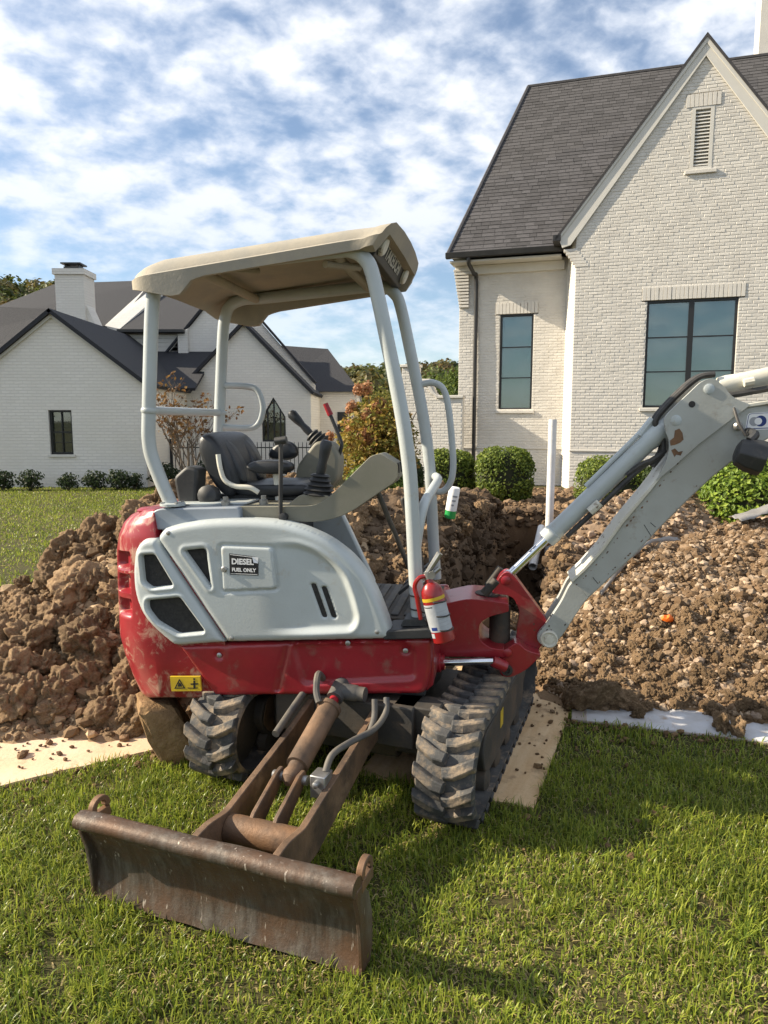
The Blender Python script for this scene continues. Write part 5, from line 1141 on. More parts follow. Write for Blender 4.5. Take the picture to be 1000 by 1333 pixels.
# arm cylinder on top, running off to the arm
qa, qb = Vector((1.430, 0, 1.735)), Vector((2.36, 0, 1.93)); d2 = (qb - qa).normalized()
m = X(); m.lathe([(0, .028), (.06, .03), (.066, .040), (.10, .043), (.14, .040), (.62, .040), (.625, .044), (.66, .044), (.665, .02)], qa, d2, 22); ac = m.build('arm_cylinder', 'cream', exc)
X().lathe([(.66, .018), (.95, .018)], qa, d2, 14).build('cylinder_rod', 'chrome', ac)
X().tube(smooth_path([(1.50, -.045, 1.705), (1.60, -.05, 1.722), (1.75, -.05, 1.752), (1.95, -.05, 1.80)], 5), .014, 8).build('hydraulic_hose', 'hose', ac)
X().lathe([(-.02, .018), (.02, .018)], (1.60, -.05, 1.765), (1, 0, .2), 8).build('hose_clip', 'cream', ac)
# arm and bucket (beyond the frame)
arm = X().prism([(2.28, 1.90), (2.38, 1.97), (2.50, 1.66), (2.74, .72), (2.70, .62), (2.62, .66), (2.36, 1.44)], -.06, .06).build('dipper_arm', 'white', exc, bevel=.008)
bk = [(2.60, .62), (2.80, .66), (2.84, .50), (2.76, .25), (2.56, .12), (2.34, .16), (2.30, .20), (2.52, .20), (2.70, .32), (2.74, .50), (2.62, .55)]
bkt = X().prism(bk, -.20, .20).build('bucket', 'rust', exc, bevel=.006)
for y0 in (-.21, .2): X().prism([(2.60, .62), (2.80, .66), (2.84, .50), (2.76, .25), (2.56, .12), (2.34, .16), (2.50, .42)], y0, y0 + .01).build('bucket_cheek', 'rust', bkt)
for k in range(4): X().prism([(2.20, .13), (2.36, .150), (2.36, .19)], -.18 + k * .11, -.14 + k * .11).build('bucket_tooth', 'rust', bkt)
# boom decal: outlined plate with a round mark and lettering
DY = -.0785
ro = fillet([(1.588, 1.560), (2.08, 1.585), (2.075, 1.665), (1.595, 1.633)], .012)
d0 = X().prism(ro, DY - .0010, DY).build('boom_decal', 'ink_white', boom, smooth=None)
A = np.array(ro); c = A.mean(0); ri = c + (A - c) * np.array([.985, .90]); rj = c + (A - c) * np.array([.975, .83])
n = len(ri); m = X(); m.add([(a, DY - .0014, b) for a, b in ri] + [(a, DY - .0014, b) for a, b in rj], [(i, (i + 1) % n, n + (i + 1) % n, n + i) for i in range(n)]); m.build('decal_border', 'ink_blue', d0, smooth=None)
def disc(cx_, cz_, r_, y, a0=0, a1=360, r2=0):
    ps = [(cx_ + r_ * math.cos(R(a)), cz_ + r_ * math.sin(R(a))) for a in np.linspace(a0, a1, 24)]
    if a1 - a0 < 360: ps += [(cx_ + r2 * math.cos(R(a)) + (.006 if r2 else 0), cz_ + r2 * math.sin(R(a))) for a in np.linspace(a1, a0, 16)] if r2 else []
    return X().prism(ps[:-1] if a1 - a0 >= 360 else ps, y - .0004, y)
disc(1.622, 1.598, .019, DY - .0012).build('round_mark', 'ink_grey', d0, smooth=None); disc(1.648, 1.600, .023, DY - .0017).build('round_mark', 'ink_blue', d0, smooth=None); disc(1.638, 1.599, .015, DY - .0022).build('round_mark', 'ink_white', d0, smooth=None)
text_mesh('lettering', 'TAKEUCHI', .055, 'ink_blue', d0, axes((.998, 0, .05), (-.05, 0, .998), (0, -1, 0), (1.875, DY - .0018, 1.612)), bold=.002, space=1.05)
# work lamp under the boom
lp = Vector((1.575, -.19, 1.46)); ld = Vector((.85, -.15, -.25)).normalized()
m = X(); m.lathe([(-.055, .030), (-.045, .055), (-.005, .070), (.045, .074), (.06, .070), (.062, .06), (.05, .055), (.05, .002)], lp, ld, 8); wl_ = m.build('work_lamp', 'black_plastic', boom, smooth=20, bevel=.004)
X().tube(smooth_path([lp + Vector((-.0, .0, .06)), (1.60, -.17, 1.545), (1.60, -.08, 1.555)], 4), .018, 8).build('lamp_bracket', 'black_plastic', wl_)
X().tube(smooth_path([(1.535, -.09, 1.655), (1.545, -.12, 1.60), (1.555, -.13, 1.575), (1.575, -.14, 1.54)], 4), .006, 8).build('lamp_cable', 'hose', wl_)
X().lathe([(0, .018), (.02, .02), (.03, .012)], (1.555, -.08, 1.578), (0, -1, 0), 12).build('lamp_stud', 'steel', wl_)

# ================================================================== fire extinguisher (strapped to the post)
exw = lambda p: (SX + _XA[0] * p[0] + _YB[0] * p[1], SY + _XA[1] * p[0] + _YB[1] * p[1], p[2])
eb, et = Vector((.352, -.50, .700)), Vector((.282, -.50, .965)); ed = (et - eb).normalized(); el = (et - eb).length
fe = empty('fire_extinguisher', exw(eb), -PSI, label='red fire extinguisher strapped beside the front canopy post', cat='extinguisher')
FE = lambda: MB(lambda x, y, z: (x - eb.x, y - eb.y, z - eb.z))
m = FE(); m.lathe([(0, .040), (.008, .047), (.20, .047), (.225, .043), (.245, .030), (.255, .018), (.27, .016)], eb, ed, 26); m.build('cylinder', 'ext_red', fe)
sidev = ed.cross(Vector((0, 1, 0))).normalized(); fv = Vector((0, -1, 0))
def wrap(h0, h1, a0, a1, r_, mat, name, par):
    m = FE(); k = 14; vs = []
    for h in (h0, h1):
        for a in np.linspace(R(a0), R(a1), k): vs.append(eb + ed * h + (fv * math.cos(a) + sidev * math.sin(a)) * r_)
    m.add(vs, [(i, i + 1, k + i + 1, k + i) for i in range(k - 1)]); return m.build(name, mat, par)
lb = wrap(.055, .170, -85, 85, .0476, 'label_grey', 'label', fe)
wrap(.183, .197, -85, 85, .0476, 'decal_yellow', 'yellow_band', fe)
wrap(.158, .162, 10, 70, .0479, 'ink', 'print_line', lb)
for k in range(5): wrap(.075 + k * .015, .0765 + k * .015, -60, -5, .0479, 'ink_grey', 'print_line', lb)
wrap(.062, .076, 12, 45, .0479, 'ink_blue', 'print_mark', lb); wrap(.03, .05, 35, 60, .0478, 'label_grey', 'inspection_tag', fe)
tp = eb + ed * .27
m = FE(); m.tube([tp, tp + ed * .03], [.015, .013], 12); hv = m.build('valve', 'steel', fe)
hd = Vector((.55, 0, .80)).normalized()
m = FE(); m.tube([tp + ed * .02 - hd * .03, tp + ed * .03 + hd * .095], [.010, .014], 8); m.build('lever', 'steel', hv)
m = FE(); m.tube([tp + ed * .012 - hd * .035, tp + ed * .008 + hd * .06 + Vector((.015, 0, -.01))], [.008, .010], 8); m.build('handle', 'steel', hv)
m = FE(); m.lathe([(-.006, .016), (.006, .016)], tp + ed * .02 + Vector((.02, -.02, 0)), (0, -1, 0), 12); m.build('gauge', 'steel', hv)
m = FE(); m.tube(smooth_path([tp + ed * .01, tp + Vector((-.035, -.01, .005)), tp + Vector((-.055, -.01, -.03)), tp + Vector((-.045, -.01, -.08)), tp + Vector((-.03, -.005, -.17))], 5), .009, 8); m.build('hose', 'ext_red', fe)
for h in (.06, .12, .18):
    q = eb + ed * h; ring = []; cpx = .2285 + (.92 - q.z) * .06
    for a in np.linspace(0, 2 * math.pi, 26, endpoint=False):
        ca, sa = math.cos(a), math.sin(a); ctr = Vector((cpx, -.43, q.z)) if ca < 0 else Vector((q.x, q.y, q.z)); rr = .0345 if ca < 0 else .0495; ring.append(ctr + Vector((ca * rr, sa * rr, 0)))
    m = FE(); m.tube(ring, .0035, 6, closed=True); m.build('strap', 'hose', fe)

# ================================================================== spoil heaps
def clod_mesh(seed, mat, rough=.35, sub=ICO3, name='clod'):
    B, Fa = sub; d = fbm(B, 1.1, 2, seed) * .45 + fbm(B, 2.6, 3, seed + 40) * rough + (.20 * (.5 - np.abs(fbm(B, 5, 3, seed + 9))) + .09 * fbm(B, 15, 2, seed + 19) if sub is ICO4 else 0)
    V = B * (1 + d)[:, None] * np.array([1, .85, .72])
    return np_mesh(name, V, None, Fa, smooth=True, sharp=(28 if sub is ICO2 else None), mats=[MAT[mat]])
CLODS = [clod_mesh(s, 'clod', .5 + .25 * (s % 2), ICO4) for s in range(7)]; STONES = [clod_mesh(s + 60, 'stone', .55, ICO2, 'stone') for s in range(6)]
def make_heap(name, label, crests, front, back, bounds, seed, colA, colB, n_small, n_single, meshes, piece, size, res=.028, rough=.09, avoid=None, view=None, small_cols=None, sub=ICO1, jag=.22, cap=None):
    x0, x1, y0, y1 = bounds
    def hz(P):
        best = np.full(len(P), -9.)
        for (ax_, ay_, az_), (bx_, by_, bz_) in zip(crests[:-1], crests[1:]):
            a = np.array([ax_, ay_]); d = np.array([bx_, by_]) - a; t = np.clip(((P - a) @ d) / (d @ d), 0, 1); q = a + t[:, None] * d
            dist = np.linalg.norm(P - q, axis=1); zc = az_ + t * (bz_ - az_); sl_ = np.where(P[:, 1] < q[:, 1], front, back)
            h = zc * (1 + .0 * dist) - sl_ * np.sqrt(dist ** 2 + .02) + sl_ * .14
            best = np.maximum(best, h)
        if cap is not None: best = np.minimum(best, cap(P))
        fade = sstep(-.25, .25, best)
        n1 = fbm(P, 1.6, 3, seed); n2 = 1 - np.abs(fbm(P, 5.0, 3, seed + 1)) * 2; n3 = fbm(P, 14, 3, seed + 2)
        return best + fade * (rough * 1.2 * n1 + rough * .7 * (n2 - .5) + rough * .35 * n3)
    gx_ = np.arange(x0, x1, res); gy_ = np.arange(y0, y1, res); A, B = np.meshgrid(gx_, gy_, indexing='ij'); P = np.stack([A.ravel(), B.ravel()], 1)
    h = hz(P); g, _, _ = ground_z(P[:, 0], P[:, 1])
    if avoid is not None:
        d_, _ = seg_dist(P, avoid); s_ = np.where(inside(P, avoid), d_, -d_); h = np.where(s_ > -.12, h - 6 * (s_ + .12).clip(0, .6), h)
    n = len(gy_); ci = (np.arange(len(gx_) - 1)[:, None] * n + np.arange(n - 1)[None]).ravel(); q = np.stack([ci, ci + n, ci + n + 1, ci + 1], 1)
    above = h > np.minimum(g, 0) - .02; keep = above[q].any(1); hh = np.maximum(h, np.minimum(g, 0) - .06)
    used = np.unique(q[keep]); mp_ = -np.ones(len(P), int); mp_[used] = np.arange(len(used))
    v = (.5 + .5 * fbm(P, 7, 4, seed + 5))[used, None]; v3 = (.5 + .5 * fbm(P, 1.1, 2, seed + 9))[used, None]
    cc = (np.array(colA) * (1 - v) + np.array(colB) * v) * (.8 + .4 * v3)
    root = bpy.data.objects.new(name, np_mesh(name, np.stack([P[used, 0], P[used, 1], hh[used]], 1), mp_[q[keep]], colr=cc, smooth=True, mats=[MAT['dirt_attr']]))
    link(root); finish(root, label=label, cat='soil heap')
    # loose pieces lying on it
    S = np.stack([rng.uniform(x0, x1, n_small * 6), rng.uniform(y0, y1, n_small * 6)], 1); hs = hz(S)
    ok = hs > .03
    if avoid is not None: ok &= ~inside(S, avoid)
    if view: ok &= view(S, hs)
    S, hs = S[ok][:n_small], hs[ok][:n_small]
    r_ = size[0] * (1 - rng.random(len(S))) ** (-1 / size[2]); r_ = np.minimum(r_, size[1])
    depth = np.array([cam_px((a, b, c)) for a, b, c in zip(S[:, 0], S[:, 1], hs)])
    vis = (depth[:, 0] > 0) & (depth[:, 0] < 1000) & (depth[:, 1] < 1333)
    order = np.argsort(-(r_ / S[:, 1]) * np.where(vis, 1, .05)); sing, rest = order[:n_single], order[n_single:]
    for k, i in enumerate(sing):
        o = bpy.data.objects.new(piece, meshes[k % len(meshes)]); o.location = (S[i, 0], S[i, 1], hs[i] + r_[i] * .25); o.scale = (r_[i],) * 3; o.rotation_euler = tuple(rng.uniform(0, 6.28, 3)); link(o, root)
    if len(rest):
        cA = np.array(small_cols[0] if small_cols else colA); cB = np.array(small_cols[1] if small_cols else colB); t = np.where(rng.random((len(rest), 1)) < .24, rng.uniform(.45, 1.0, (len(rest), 1)), rng.random((len(rest), 1)) ** 2 * .4)
        V, Fs, Cs = lumps(np.stack([S[rest, 0], S[rest, 1], hs[rest] + r_[rest] * .2], 1), r_[rest], (cA * (1 - t) + cB * t) * rng.uniform(.75, 1.25, (len(rest), 1)), base=sub, jag=jag)
        o = bpy.data.objects.new('loose_soil', np_mesh('loose_soil', V, None, Fs, colr=Cs, mats=[MAT['dirt_attr']])); link(o, root); finish(o, kind='stuff')
    return root, hz
brown = ((.14, .088, .048), (.42, .30, .185))
LP = [(-3.3, 4.6, .05), (-2.75, 4.75, .20), (-2.45, 4.85, .26), (-2.28, 5.0, .52), (-2.1, 5.1, .66), (-1.95, 5.2, .78), (-1.7, 5.3, .88), (-1.45, 5.5, 1.02), (-1.2, 5.8, 1.12), (-.7, 6.1, 1.0)]
left_heap, LH = make_heap('dirt_pile', 'lumpy brown clay pile behind the tail, on pale plywood', LP, .50, .75, (-3.9, -.15, 3.0, 7.4), 11, *brown, 24000, 300, CLODS, 'clod', (.0072, .10, 1.72), rough=.10, cap=lambda P: .20 + .62 * sstep(-2.46, -2.22, P[:, 0]) + .9 * sstep(-2.25, -1.9, P[:, 0]), small_cols=((.12, .076, .042), (.44, .32, .20)))
MP = [(-.6, 6.2, .98), (-.1, 6.5, .90), (.35, 7.0, .84), (.75, 8.0, .74), (1.1, 9.3, .62)]
mid_heap, MH = make_heap('dirt_pile', 'dark soil heap between the machine and the clipped round shrubs, left of the trench', MP, .42, .6, (-1.6, 2.0, 4.8, 11), 23, (.07, .045, .027), (.20, .14, .09), 5200, 200, CLODS, 'clod', (.014, .075, 2.0), rough=.09, avoid=TRENCH)
RP = [(1.30, 4.25, .13), (1.55, 4.8, .27), (2.05, 5.4, .46), (2.5, 5.65, .66), (3.1, 5.8, .80), (4.2, 6.2, .95)]
right_heap, RH = make_heap('gravel_pile', 'wide pile of pale gravel and brown soil under the boom, on white tarp', RP, .335, .6, (.9, 5.2, 3.05, 8.2), 31, (.13, .080, .042), (.29, .195, .115), 56000, 300, STONES[:1] + CLODS, 'stone', (.0056, .036, 2.15), rough=.085, avoid=TRENCH, view=lambda S, h: (S[:, 0] < .58 * S[:, 1] + .15) & (S[:, 1] < 6.6), small_cols=((.125, .078, .042), (.42, .32, .225)), jag=.28)
BP = [(2.05, 7.6, .34), (2.5, 8.2, .66), (3.1, 8.7, .74), (3.9, 9.3, .70)]
back_heap, BH_ = make_heap('gravel_pile', 'smaller gravel heap behind the boom, by the trench edge', BP, .55, .6, (1.6, 5.0, 6.6, 10.6), 41, (.13, .083, .048), (.29, .21, .145), 3200, 60, STONES, 'stone', (.016, .05, 2.6), rough=.05, avoid=TRENCH, small_cols=((.125, .078, .042), (.42, .32, .225)), jag=.28)
# big clods set by hand into the left pile
for (x, y, s, k) in [(-1.93, 4.45, .165, 0), (-2.24, 5.0, .11, 1), (-2.05, 5.05, .14, 2), (-1.78, 5.25, .13, 3), (-1.62, 5.4, .12, 4), (-2.4, 4.25, .12, 5), (-2.1, 4.15, .13, 6), (-1.7, 3.95, .13, 1), (-1.35, 3.85, .11, 2), (-1.55, 4.5, .14, 3), (-1.2, 4.4, .13, 4), (-1.75, 3.62, .095, 5), (-1.45, 3.55, .09, 0), (-1.98, 3.75, .12, 6), (-1.3, 3.55, .08, 1),
                     (-1.3, 5.65, .12, 5), (-1.0, 5.9, .12, 6), (-2.6, 4.3, .08, 0), (-2.2, 4.65, .12, 4), (-1.1, 3.95, .12, 5), (-1.85, 4.05, .10, 3)]:
    o = bpy.data.objects.new('clod', CLODS[k]); o.location = (x, y, float(LH(np.array([[x, y]]))[0]) + s * .25); o.scale = (s, s, s); o.rotation_euler = tuple(rng.uniform(0, 6.28, 3)); link(o, left_heap)
# crumbling soil on the trench walls and the cut face of the heap
nt_ = 26000; S = np.stack([rng.uniform(-.3, 3.2, nt_), rng.uniform(4.6, 11.2, nt_)], 1); d_, _ = seg_dist(S, TRENCH); ins = inside(S, TRENCH); S = S[(d_ < .40) | ins]; d_, _ = seg_dist(S, TRENCH); sg_ = np.where(inside(S, TRENCH), d_, -d_)
zg, dg, _ = ground_z(S[:, 0], S[:, 1]); zh = MH(S); zh = np.where(sg_ > -.12, zh - 6 * (sg_ + .12).clip(0, .6), zh); z_ = np.maximum(zg, zh); r_ = np.minimum(.014 * (1 - rng.random(len(S))) ** (-1 / 2.0), .085); jit = rng.uniform(-.5, .2, len(S)) * r_
V, Fs, Cs = lumps(np.stack([S[:, 0], S[:, 1], z_ + jit], 1), r_, rng.uniform(.6, 1.2, (len(S), 1)) * np.array([[.10, .066, .040]]), base=ICO1, jag=.3)  # crumb colour lowered to carry the trench's shade
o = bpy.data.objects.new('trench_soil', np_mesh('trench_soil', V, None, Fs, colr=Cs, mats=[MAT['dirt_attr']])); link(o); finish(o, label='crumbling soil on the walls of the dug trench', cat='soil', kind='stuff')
nt_ = 5200; S = np.stack([rng.uniform(-.8, 4.6, nt_), rng.uniform(9, 16.6, nt_)], 1); zg, dg, _ = ground_z(S[:, 0], S[:, 1]); S, zg = S[dg > .5], zg[dg > .5]; r_ = np.minimum(.018 * (1 - rng.random(len(S))) ** (-1 / 2.2), .09)
V, Fs, Cs = lumps(np.stack([S[:, 0], S[:, 1], zg + r_ * .2], 1), r_, rng.uniform(.6, 1.35, (len(S), 1)) * np.array([[.20, .135, .082]]), base=ICO1, jag=.3)
o = bpy.data.objects.new('soil_rubble', np_mesh('soil_rubble', V, None, Fs, colr=Cs, mats=[MAT['dirt_attr']])); link(o); finish(o, label='loose soil and rubble in front of the brick house', cat='soil', kind='stuff')
# block of clay standing at the sheet's edge
B, Fa = ICO3; Bc = np.sign(B) * np.abs(B) ** .38; d = .22 * fbm(B, 1.3, 3, 3) + .12 * fbm(B, 4, 3, 8)
Vb = Bc * (1 + d)[:, None] * np.array([.10, .11, .15]); Vb[:, 0] -= .30 * Vb[:, 2]; Vb[:, 2] -= .35 * Vb[:, 0] * (Vb[:, 2] > 0)
bo = bpy.data.objects.new('clay_block', np_mesh('clay_block', Vb, None, Fa, smooth=True, sharp=26, mats=[MAT['boulder']])); bo.location = (-1.02, 3.24, .148); bo.rotation_euler = (.05, -.12, .35); link(bo)
finish(bo, label='squarish block of tan clay standing beside the left track', cat='clay block')
for (x, y, z, s, k, lab_) in [(1.13, 3.80, .07, .13, 0, 'large dark clod at the corner of the white tarp'), (1.33, 3.83, .05, .10, 2, 'dark clod second from the tarp corner, touching the larger one'), (1.36, 3.66, .04, .045, 3, 'small dark clod lying alone on the white tarp'), (1.74, 3.52, .05, .07, 4, 'brown clod at the tarp edge near the right border'), (1.80, 3.47, .05, .05, 5, 'smaller brown clod hanging over the tarp edge at the right')]:
    o = bpy.data.objects.new('clod', CLODS[k]); o.location = (x, y, z); o.scale = (s, s * .8, s * .75); o.rotation_euler = tuple(rng.uniform(0, 6.28, 3)); link(o); finish(o, label=lab_, cat='clod', group='clods on the tarp edge')

# ================================================================== boards, tarp, pipes, litter
def board(name, p0, ang, L, W, t, mat, label, seed, z=0.0):
    """plywood sheet with a slightly wavy face; p0 is a corner, ang its long edge"""
    nx, ny = 60, 30; m = MB(); vs = []
    for top in (1, 0):
        for i in range(nx + 1):
            for j in range(ny + 1):
                u, v_ = L * i / nx, W * j / ny; w = .006 * mnoise.noise((u * 3, v_ * 3, seed)) + .003 * mnoise.noise((u * 14, v_ * 14, seed)); vs.append((u, v_, z + (t + w if top else -.02)))
    n = (nx + 1) * (ny + 1); fs = [(i * (ny + 1) + j, (i + 1) * (ny + 1) + j, (i + 1) * (ny + 1) + j + 1, i * (ny + 1) + j + 1) for i in range(nx) for j in range(ny)]
    fs += [tuple(n + q for q in f_[::-1]) for f_ in fs]
    bd = [i * (ny + 1) for i in range(nx + 1)] + [nx * (ny + 1) + j for j in range(1, ny + 1)] + [i * (ny + 1) + ny for i in range(nx - 1, -1, -1)] + [j for j in range(ny - 1, 0, -1)]
    fs += [(bd[i], bd[i - 1], n + bd[i - 1], n + bd[i]) for i in range(len(bd))]
    m.add(vs, fs); o = m.build(name, mat, None, smooth=40, label=label, cat='plywood', group='plywood sheets laid on the lawn'); o.location = (p0[0], p0[1], 0); o.rotation_euler = (0, 0, ang); return o
board('plywood_sheet', (-3.05, 2.10), R(31.8), 2.44, 1.22, .018, 'ply_pale', 'pale plywood sheet strewn with crumbs under the left dirt pile', 3)
board('plywood_sheet', (.62, 2.78), R(67.8), 2.44, .80, .008, 'ply', 'muddy tan plywood sheet under the right rubber track', 9)
# crumbs lying on the pale sheet
nc = 420; tx = rng.uniform(0.2, 2.4, nc); ty = rng.uniform(.05, 1.0, nc) ** .8; ca, sa = math.cos(R(31.8)), math.sin(R(31.8)); r_ = .006 * (1 - rng.random(nc)) ** (-1 / 2.2); r_ = np.minimum(r_, .03)
V, Fs, Cs = lumps(np.stack([-3.05 + tx * ca - ty * sa, 2.10 + tx * sa + ty * ca, .022 + r_ * .3], 1), r_, rng.uniform(.7, 1.3, (nc, 1)) * np.array([[.16, .10, .058]]))
o = bpy.data.objects.new('soil_crumbs', np_mesh('soil_crumbs', V, None, Fs, colr=Cs, mats=[MAT['dirt_attr']])); link(o); finish(o, label='loose soil crumbs on the pale plywood', cat='soil', kind='stuff')
nc = 300; tx = rng.uniform(.9, 2.44, nc); ty = -rng.uniform(-.78, -.02, nc); ca, sa = math.cos(R(67.8)), math.sin(R(67.8)); r_ = np.minimum(.006 * (1 - rng.random(nc)) ** (-1 / 2.4), .025)
V, Fs, Cs = lumps(np.stack([.62 + tx * ca - ty * sa, 2.78 + tx * sa + ty * ca, .012 + r_ * .3], 1), r_, rng.uniform(.7, 1.3, (nc, 1)) * np.array([[.22, .15, .09]]))
o = bpy.data.objects.new('soil_crumbs', np_mesh('soil_crumbs', V, None, Fs, colr=Cs, mats=[MAT['dirt_attr']])); link(o); finish(o, label='loose soil crumbs on the muddy plywood', cat='soil', kind='stuff')
nc = 520; px_ = np.concatenate([rng.uniform(-2.3, -.9, 260), rng.uniform(.5, 1.2, 130), rng.uniform(1.0, 2.2, 130)]); py_ = np.concatenate([2.62 + (px_[:260] + 2.2) * .62 - np.abs(rng.normal(0, .10, 260)), rng.uniform(2.4, 3.9, 130), 3.66 - (px_[390:] - 1.0) * .29 - np.abs(rng.normal(0, .12, 130))]); r_ = np.minimum(.006 * (1 - rng.random(nc)) ** (-1 / 2.6), .018)
V, Fs, Cs = lumps(np.stack([px_, py_, .010 + r_ * .4], 1), r_, rng.uniform(.6, 1.3, (nc, 1)) * np.array([[.15, .095, .05]]), jag=.3)
o = bpy.data.objects.new('spilled_soil', np_mesh('spilled_soil', V, None, Fs, colr=Cs, mats=[MAT['dirt_attr']])); link(o); finish(o, label='soil crumbs spilled onto the grass beside the boards and tarp', cat='soil', kind='stuff')
# tarp under the gravel: rumpled, hem rolled at the front
m = MB(); vs = []; nx, ny = 150, 34; TPx, TPy = np.array([1.02, 3.64]), np.array([.960, -.279]); TN = np.array([.279, .960])
for i in range(nx + 1):
    for j in range(ny + 1):
        u = 3.2 * i / nx; v_ = 1.0 * j / ny; e = .03 * mnoise.noise((u * 2.5, 0, 5)) * max(0, 1 - v_ * 3)
        p = TPx + TPy * u + TN * (v_ + e); z = .018 + .022 * abs(mnoise.noise((u * 4.5 + v_ * 3, v_ * 5, 1))) + .010 * mnoise.noise((u * 14, v_ * 12, 2))
        if j < 2: z = .004 + .008 * j
        vs.append((p[0], p[1], z))
m.add(vs, [(i * (ny + 1) + j, (i + 1) * (ny + 1) + j, (i + 1) * (ny + 1) + j + 1, i * (ny + 1) + j + 1) for i in range(nx) for j in range(ny)])
tarp = m.build('tarp', 'tarp', None, smooth=60, label='rumpled white tarp spread under the gravel pile', cat='tarp'); so = tarp.modifiers.new('thick', 'SOLIDIFY'); so.thickness = .003
m = MB(); m.tube([(vs[i * (ny + 1)][0], vs[i * (ny + 1)][1] + .004, .010 + .005 * mnoise.noise((i * .2, 2, 2))) for i in range(nx + 1)], .008, 6); m.build('hem', 'tarp_edge', tarp)
m = MB(); m.box(-.03, .05, -.02, .12, .012, .030); hm = m.build('folded_corner', 'tarp_edge', tarp, bevel=.005); hm.location = (1.03, 3.64, 0); hm.rotation_euler = (0, 0, R(-16))
# plastic pipes
def pipe(a, b, r_, label):
    a, b = Vector(a), Vector(b); m = MB(lambda x, y, z: (x - a.x, y - a.y, z - a.z)); d = (b - a).normalized(); L = (b - a).length
    m.lathe([(0, r_ * .88), (0.0, r_), (L, r_), (L, r_ * .88), (L - .25, r_ * .88)], a, d, 24); o = m.build('plastic_pipe', 'pvc', None, label=label, cat='pipe', group='white plastic pipes at the trench'); o.location = a; return o
pipe((2.10, 9.0, -.9), (2.11, 9.0, 1.62), .05, 'white plastic pipe standing upright at the far end of the trench'); pipe((2.05, 9.2, .22), (1.77, 8.35, -.12), .05, 'short grey-white pipe end poking into the trench')
# upturned marking can on the heap
zc = float(MH(np.array([[.56, 6.3]]))[0])
ca_ = empty('marking_can', (.585, 6.3, zc + .06), 0, label='white spray can upside down on its green cap, behind the canopy posts', cat='can')
ca_.rotation_euler = (R(6), R(8), 0)
MB().lathe([(.07, .045), (.072, .050), (.27, .050), (.28, .044), (.285, .01)], (0, 0, 0), (0, 0, 1), 18).build('body', 'ink_white', ca_); MB().lathe([(0, .046), (.005, .05), (.069, .05)], (0, 0, 0), (0, 0, 1), 18).build('cap', 'green_cap', ca_)
for k in range(3): MB().box(-.012, .012 + .01 * k, -.0515, -.0495, .12 + k * .04, .135 + k * .04).build('print', 'ink_grey', ca_, smooth=None)
# litter on the gravel
def on_heap(hf, x, y, dz=.01): return (x, y, float(hf(np.array([[x, y]]))[0]) + dz)
m = MB(); B, Fa = ICO2; d = fbm(B, 1.4, 3, 77) * .6; Vo = B * (1 + d)[:, None] * np.array([.055, .03, .028]); m.add(Vo.tolist(), [tuple(f_) for f_ in Fa]); oo = m.build('plastic_scrap', 'orange', None, smooth=20, label='crumpled bright orange plastic scrap on the gravel pile', cat='litter'); oo.location = on_heap(RH, 1.86, 4.55, .03); oo.rotation_euler = (.2, .3, .8)
def film(pts, w, label, seed):
    m = MB(); P = smooth_path(pts, 8); vs = []
    for i, p in enumerate(P):
        for j in range(5): vs.append((p.x, p.y + w * (j - 2) / 4, p.z + .02 * mnoise.noise((i * .5, j * .9, seed)) + (.02 if j in (1, 3) else 0)))
    m.add(vs, [(i * 5 + j, (i + 1) * 5 + j, (i + 1) * 5 + j + 1, i * 5 + j + 1) for i in range(len(P) - 1) for j in range(4)]); o = m.build('plastic_film', 'film', None, smooth=60, label=label, cat='plastic sheet', group='scraps of grey plastic film'); s = o.modifiers.new('t', 'SOLIDIFY'); s.thickness = .003; return o
film([on_heap(RH, 1.55, 5.0, .05), on_heap(RH, 1.8, 5.35, .05), on_heap(RH, 2.1, 5.6, .05), on_heap(RH, 2.4, 5.75, .05)], .06, 'thin strip of grey plastic film on the gravel under the boom', 1)
film([on_heap(RH, 2.85, 5.75, .05), on_heap(RH, 3.1, 5.85, .08), on_heap(RH, 3.6, 6.0, .12), on_heap(RH, 4.0, 6.1, .12)], .22, 'grey plastic film over the gravel crest by the green bush', 2)

# ================================================================== plants
def leaves(P, Nrm, size, cols, asp=.55):
    """diamond leaves at P, facing Nrm"""
    n = len(P); Nrm = Nrm / (np.linalg.norm(Nrm, axis=1)[:, None] + 1e-9); rv = rng.normal(size=(n, 3)); A = np.cross(Nrm, rv); A /= np.linalg.norm(A, axis=1)[:, None] + 1e-9; Bv = np.cross(Nrm, A)
    s = size[:, None]; bend = Nrm * s * .15
    V = np.stack([P - A * s, P + Bv * s * asp + bend, P + A * s, P - Bv * s * asp + bend], 1).reshape(-1, 3)
    return V, np.arange(n * 4).reshape(-1, 4), np.repeat(cols, 4, 0)
def mixcol(n, *cs):
    cs = np.array(cs); i = rng.integers(0, len(cs), n); j = rng.integers(0, len(cs), n); t = rng.random((n, 1)); return (cs[i] * (1 - t) + cs[j] * t) * rng.uniform(.75, 1.25, (n, 1))
def leaf_obj(name, P, Nr, size, cols, parent=None, asp=.55, **kw):
    V, Q, C_ = leaves(P, Nr, size, cols, asp); o = bpy.data.objects.new(name, np_mesh(name, V, Q, colr=C_, mats=[MAT['leaf']])); link(o, parent); return finish(o, **kw)
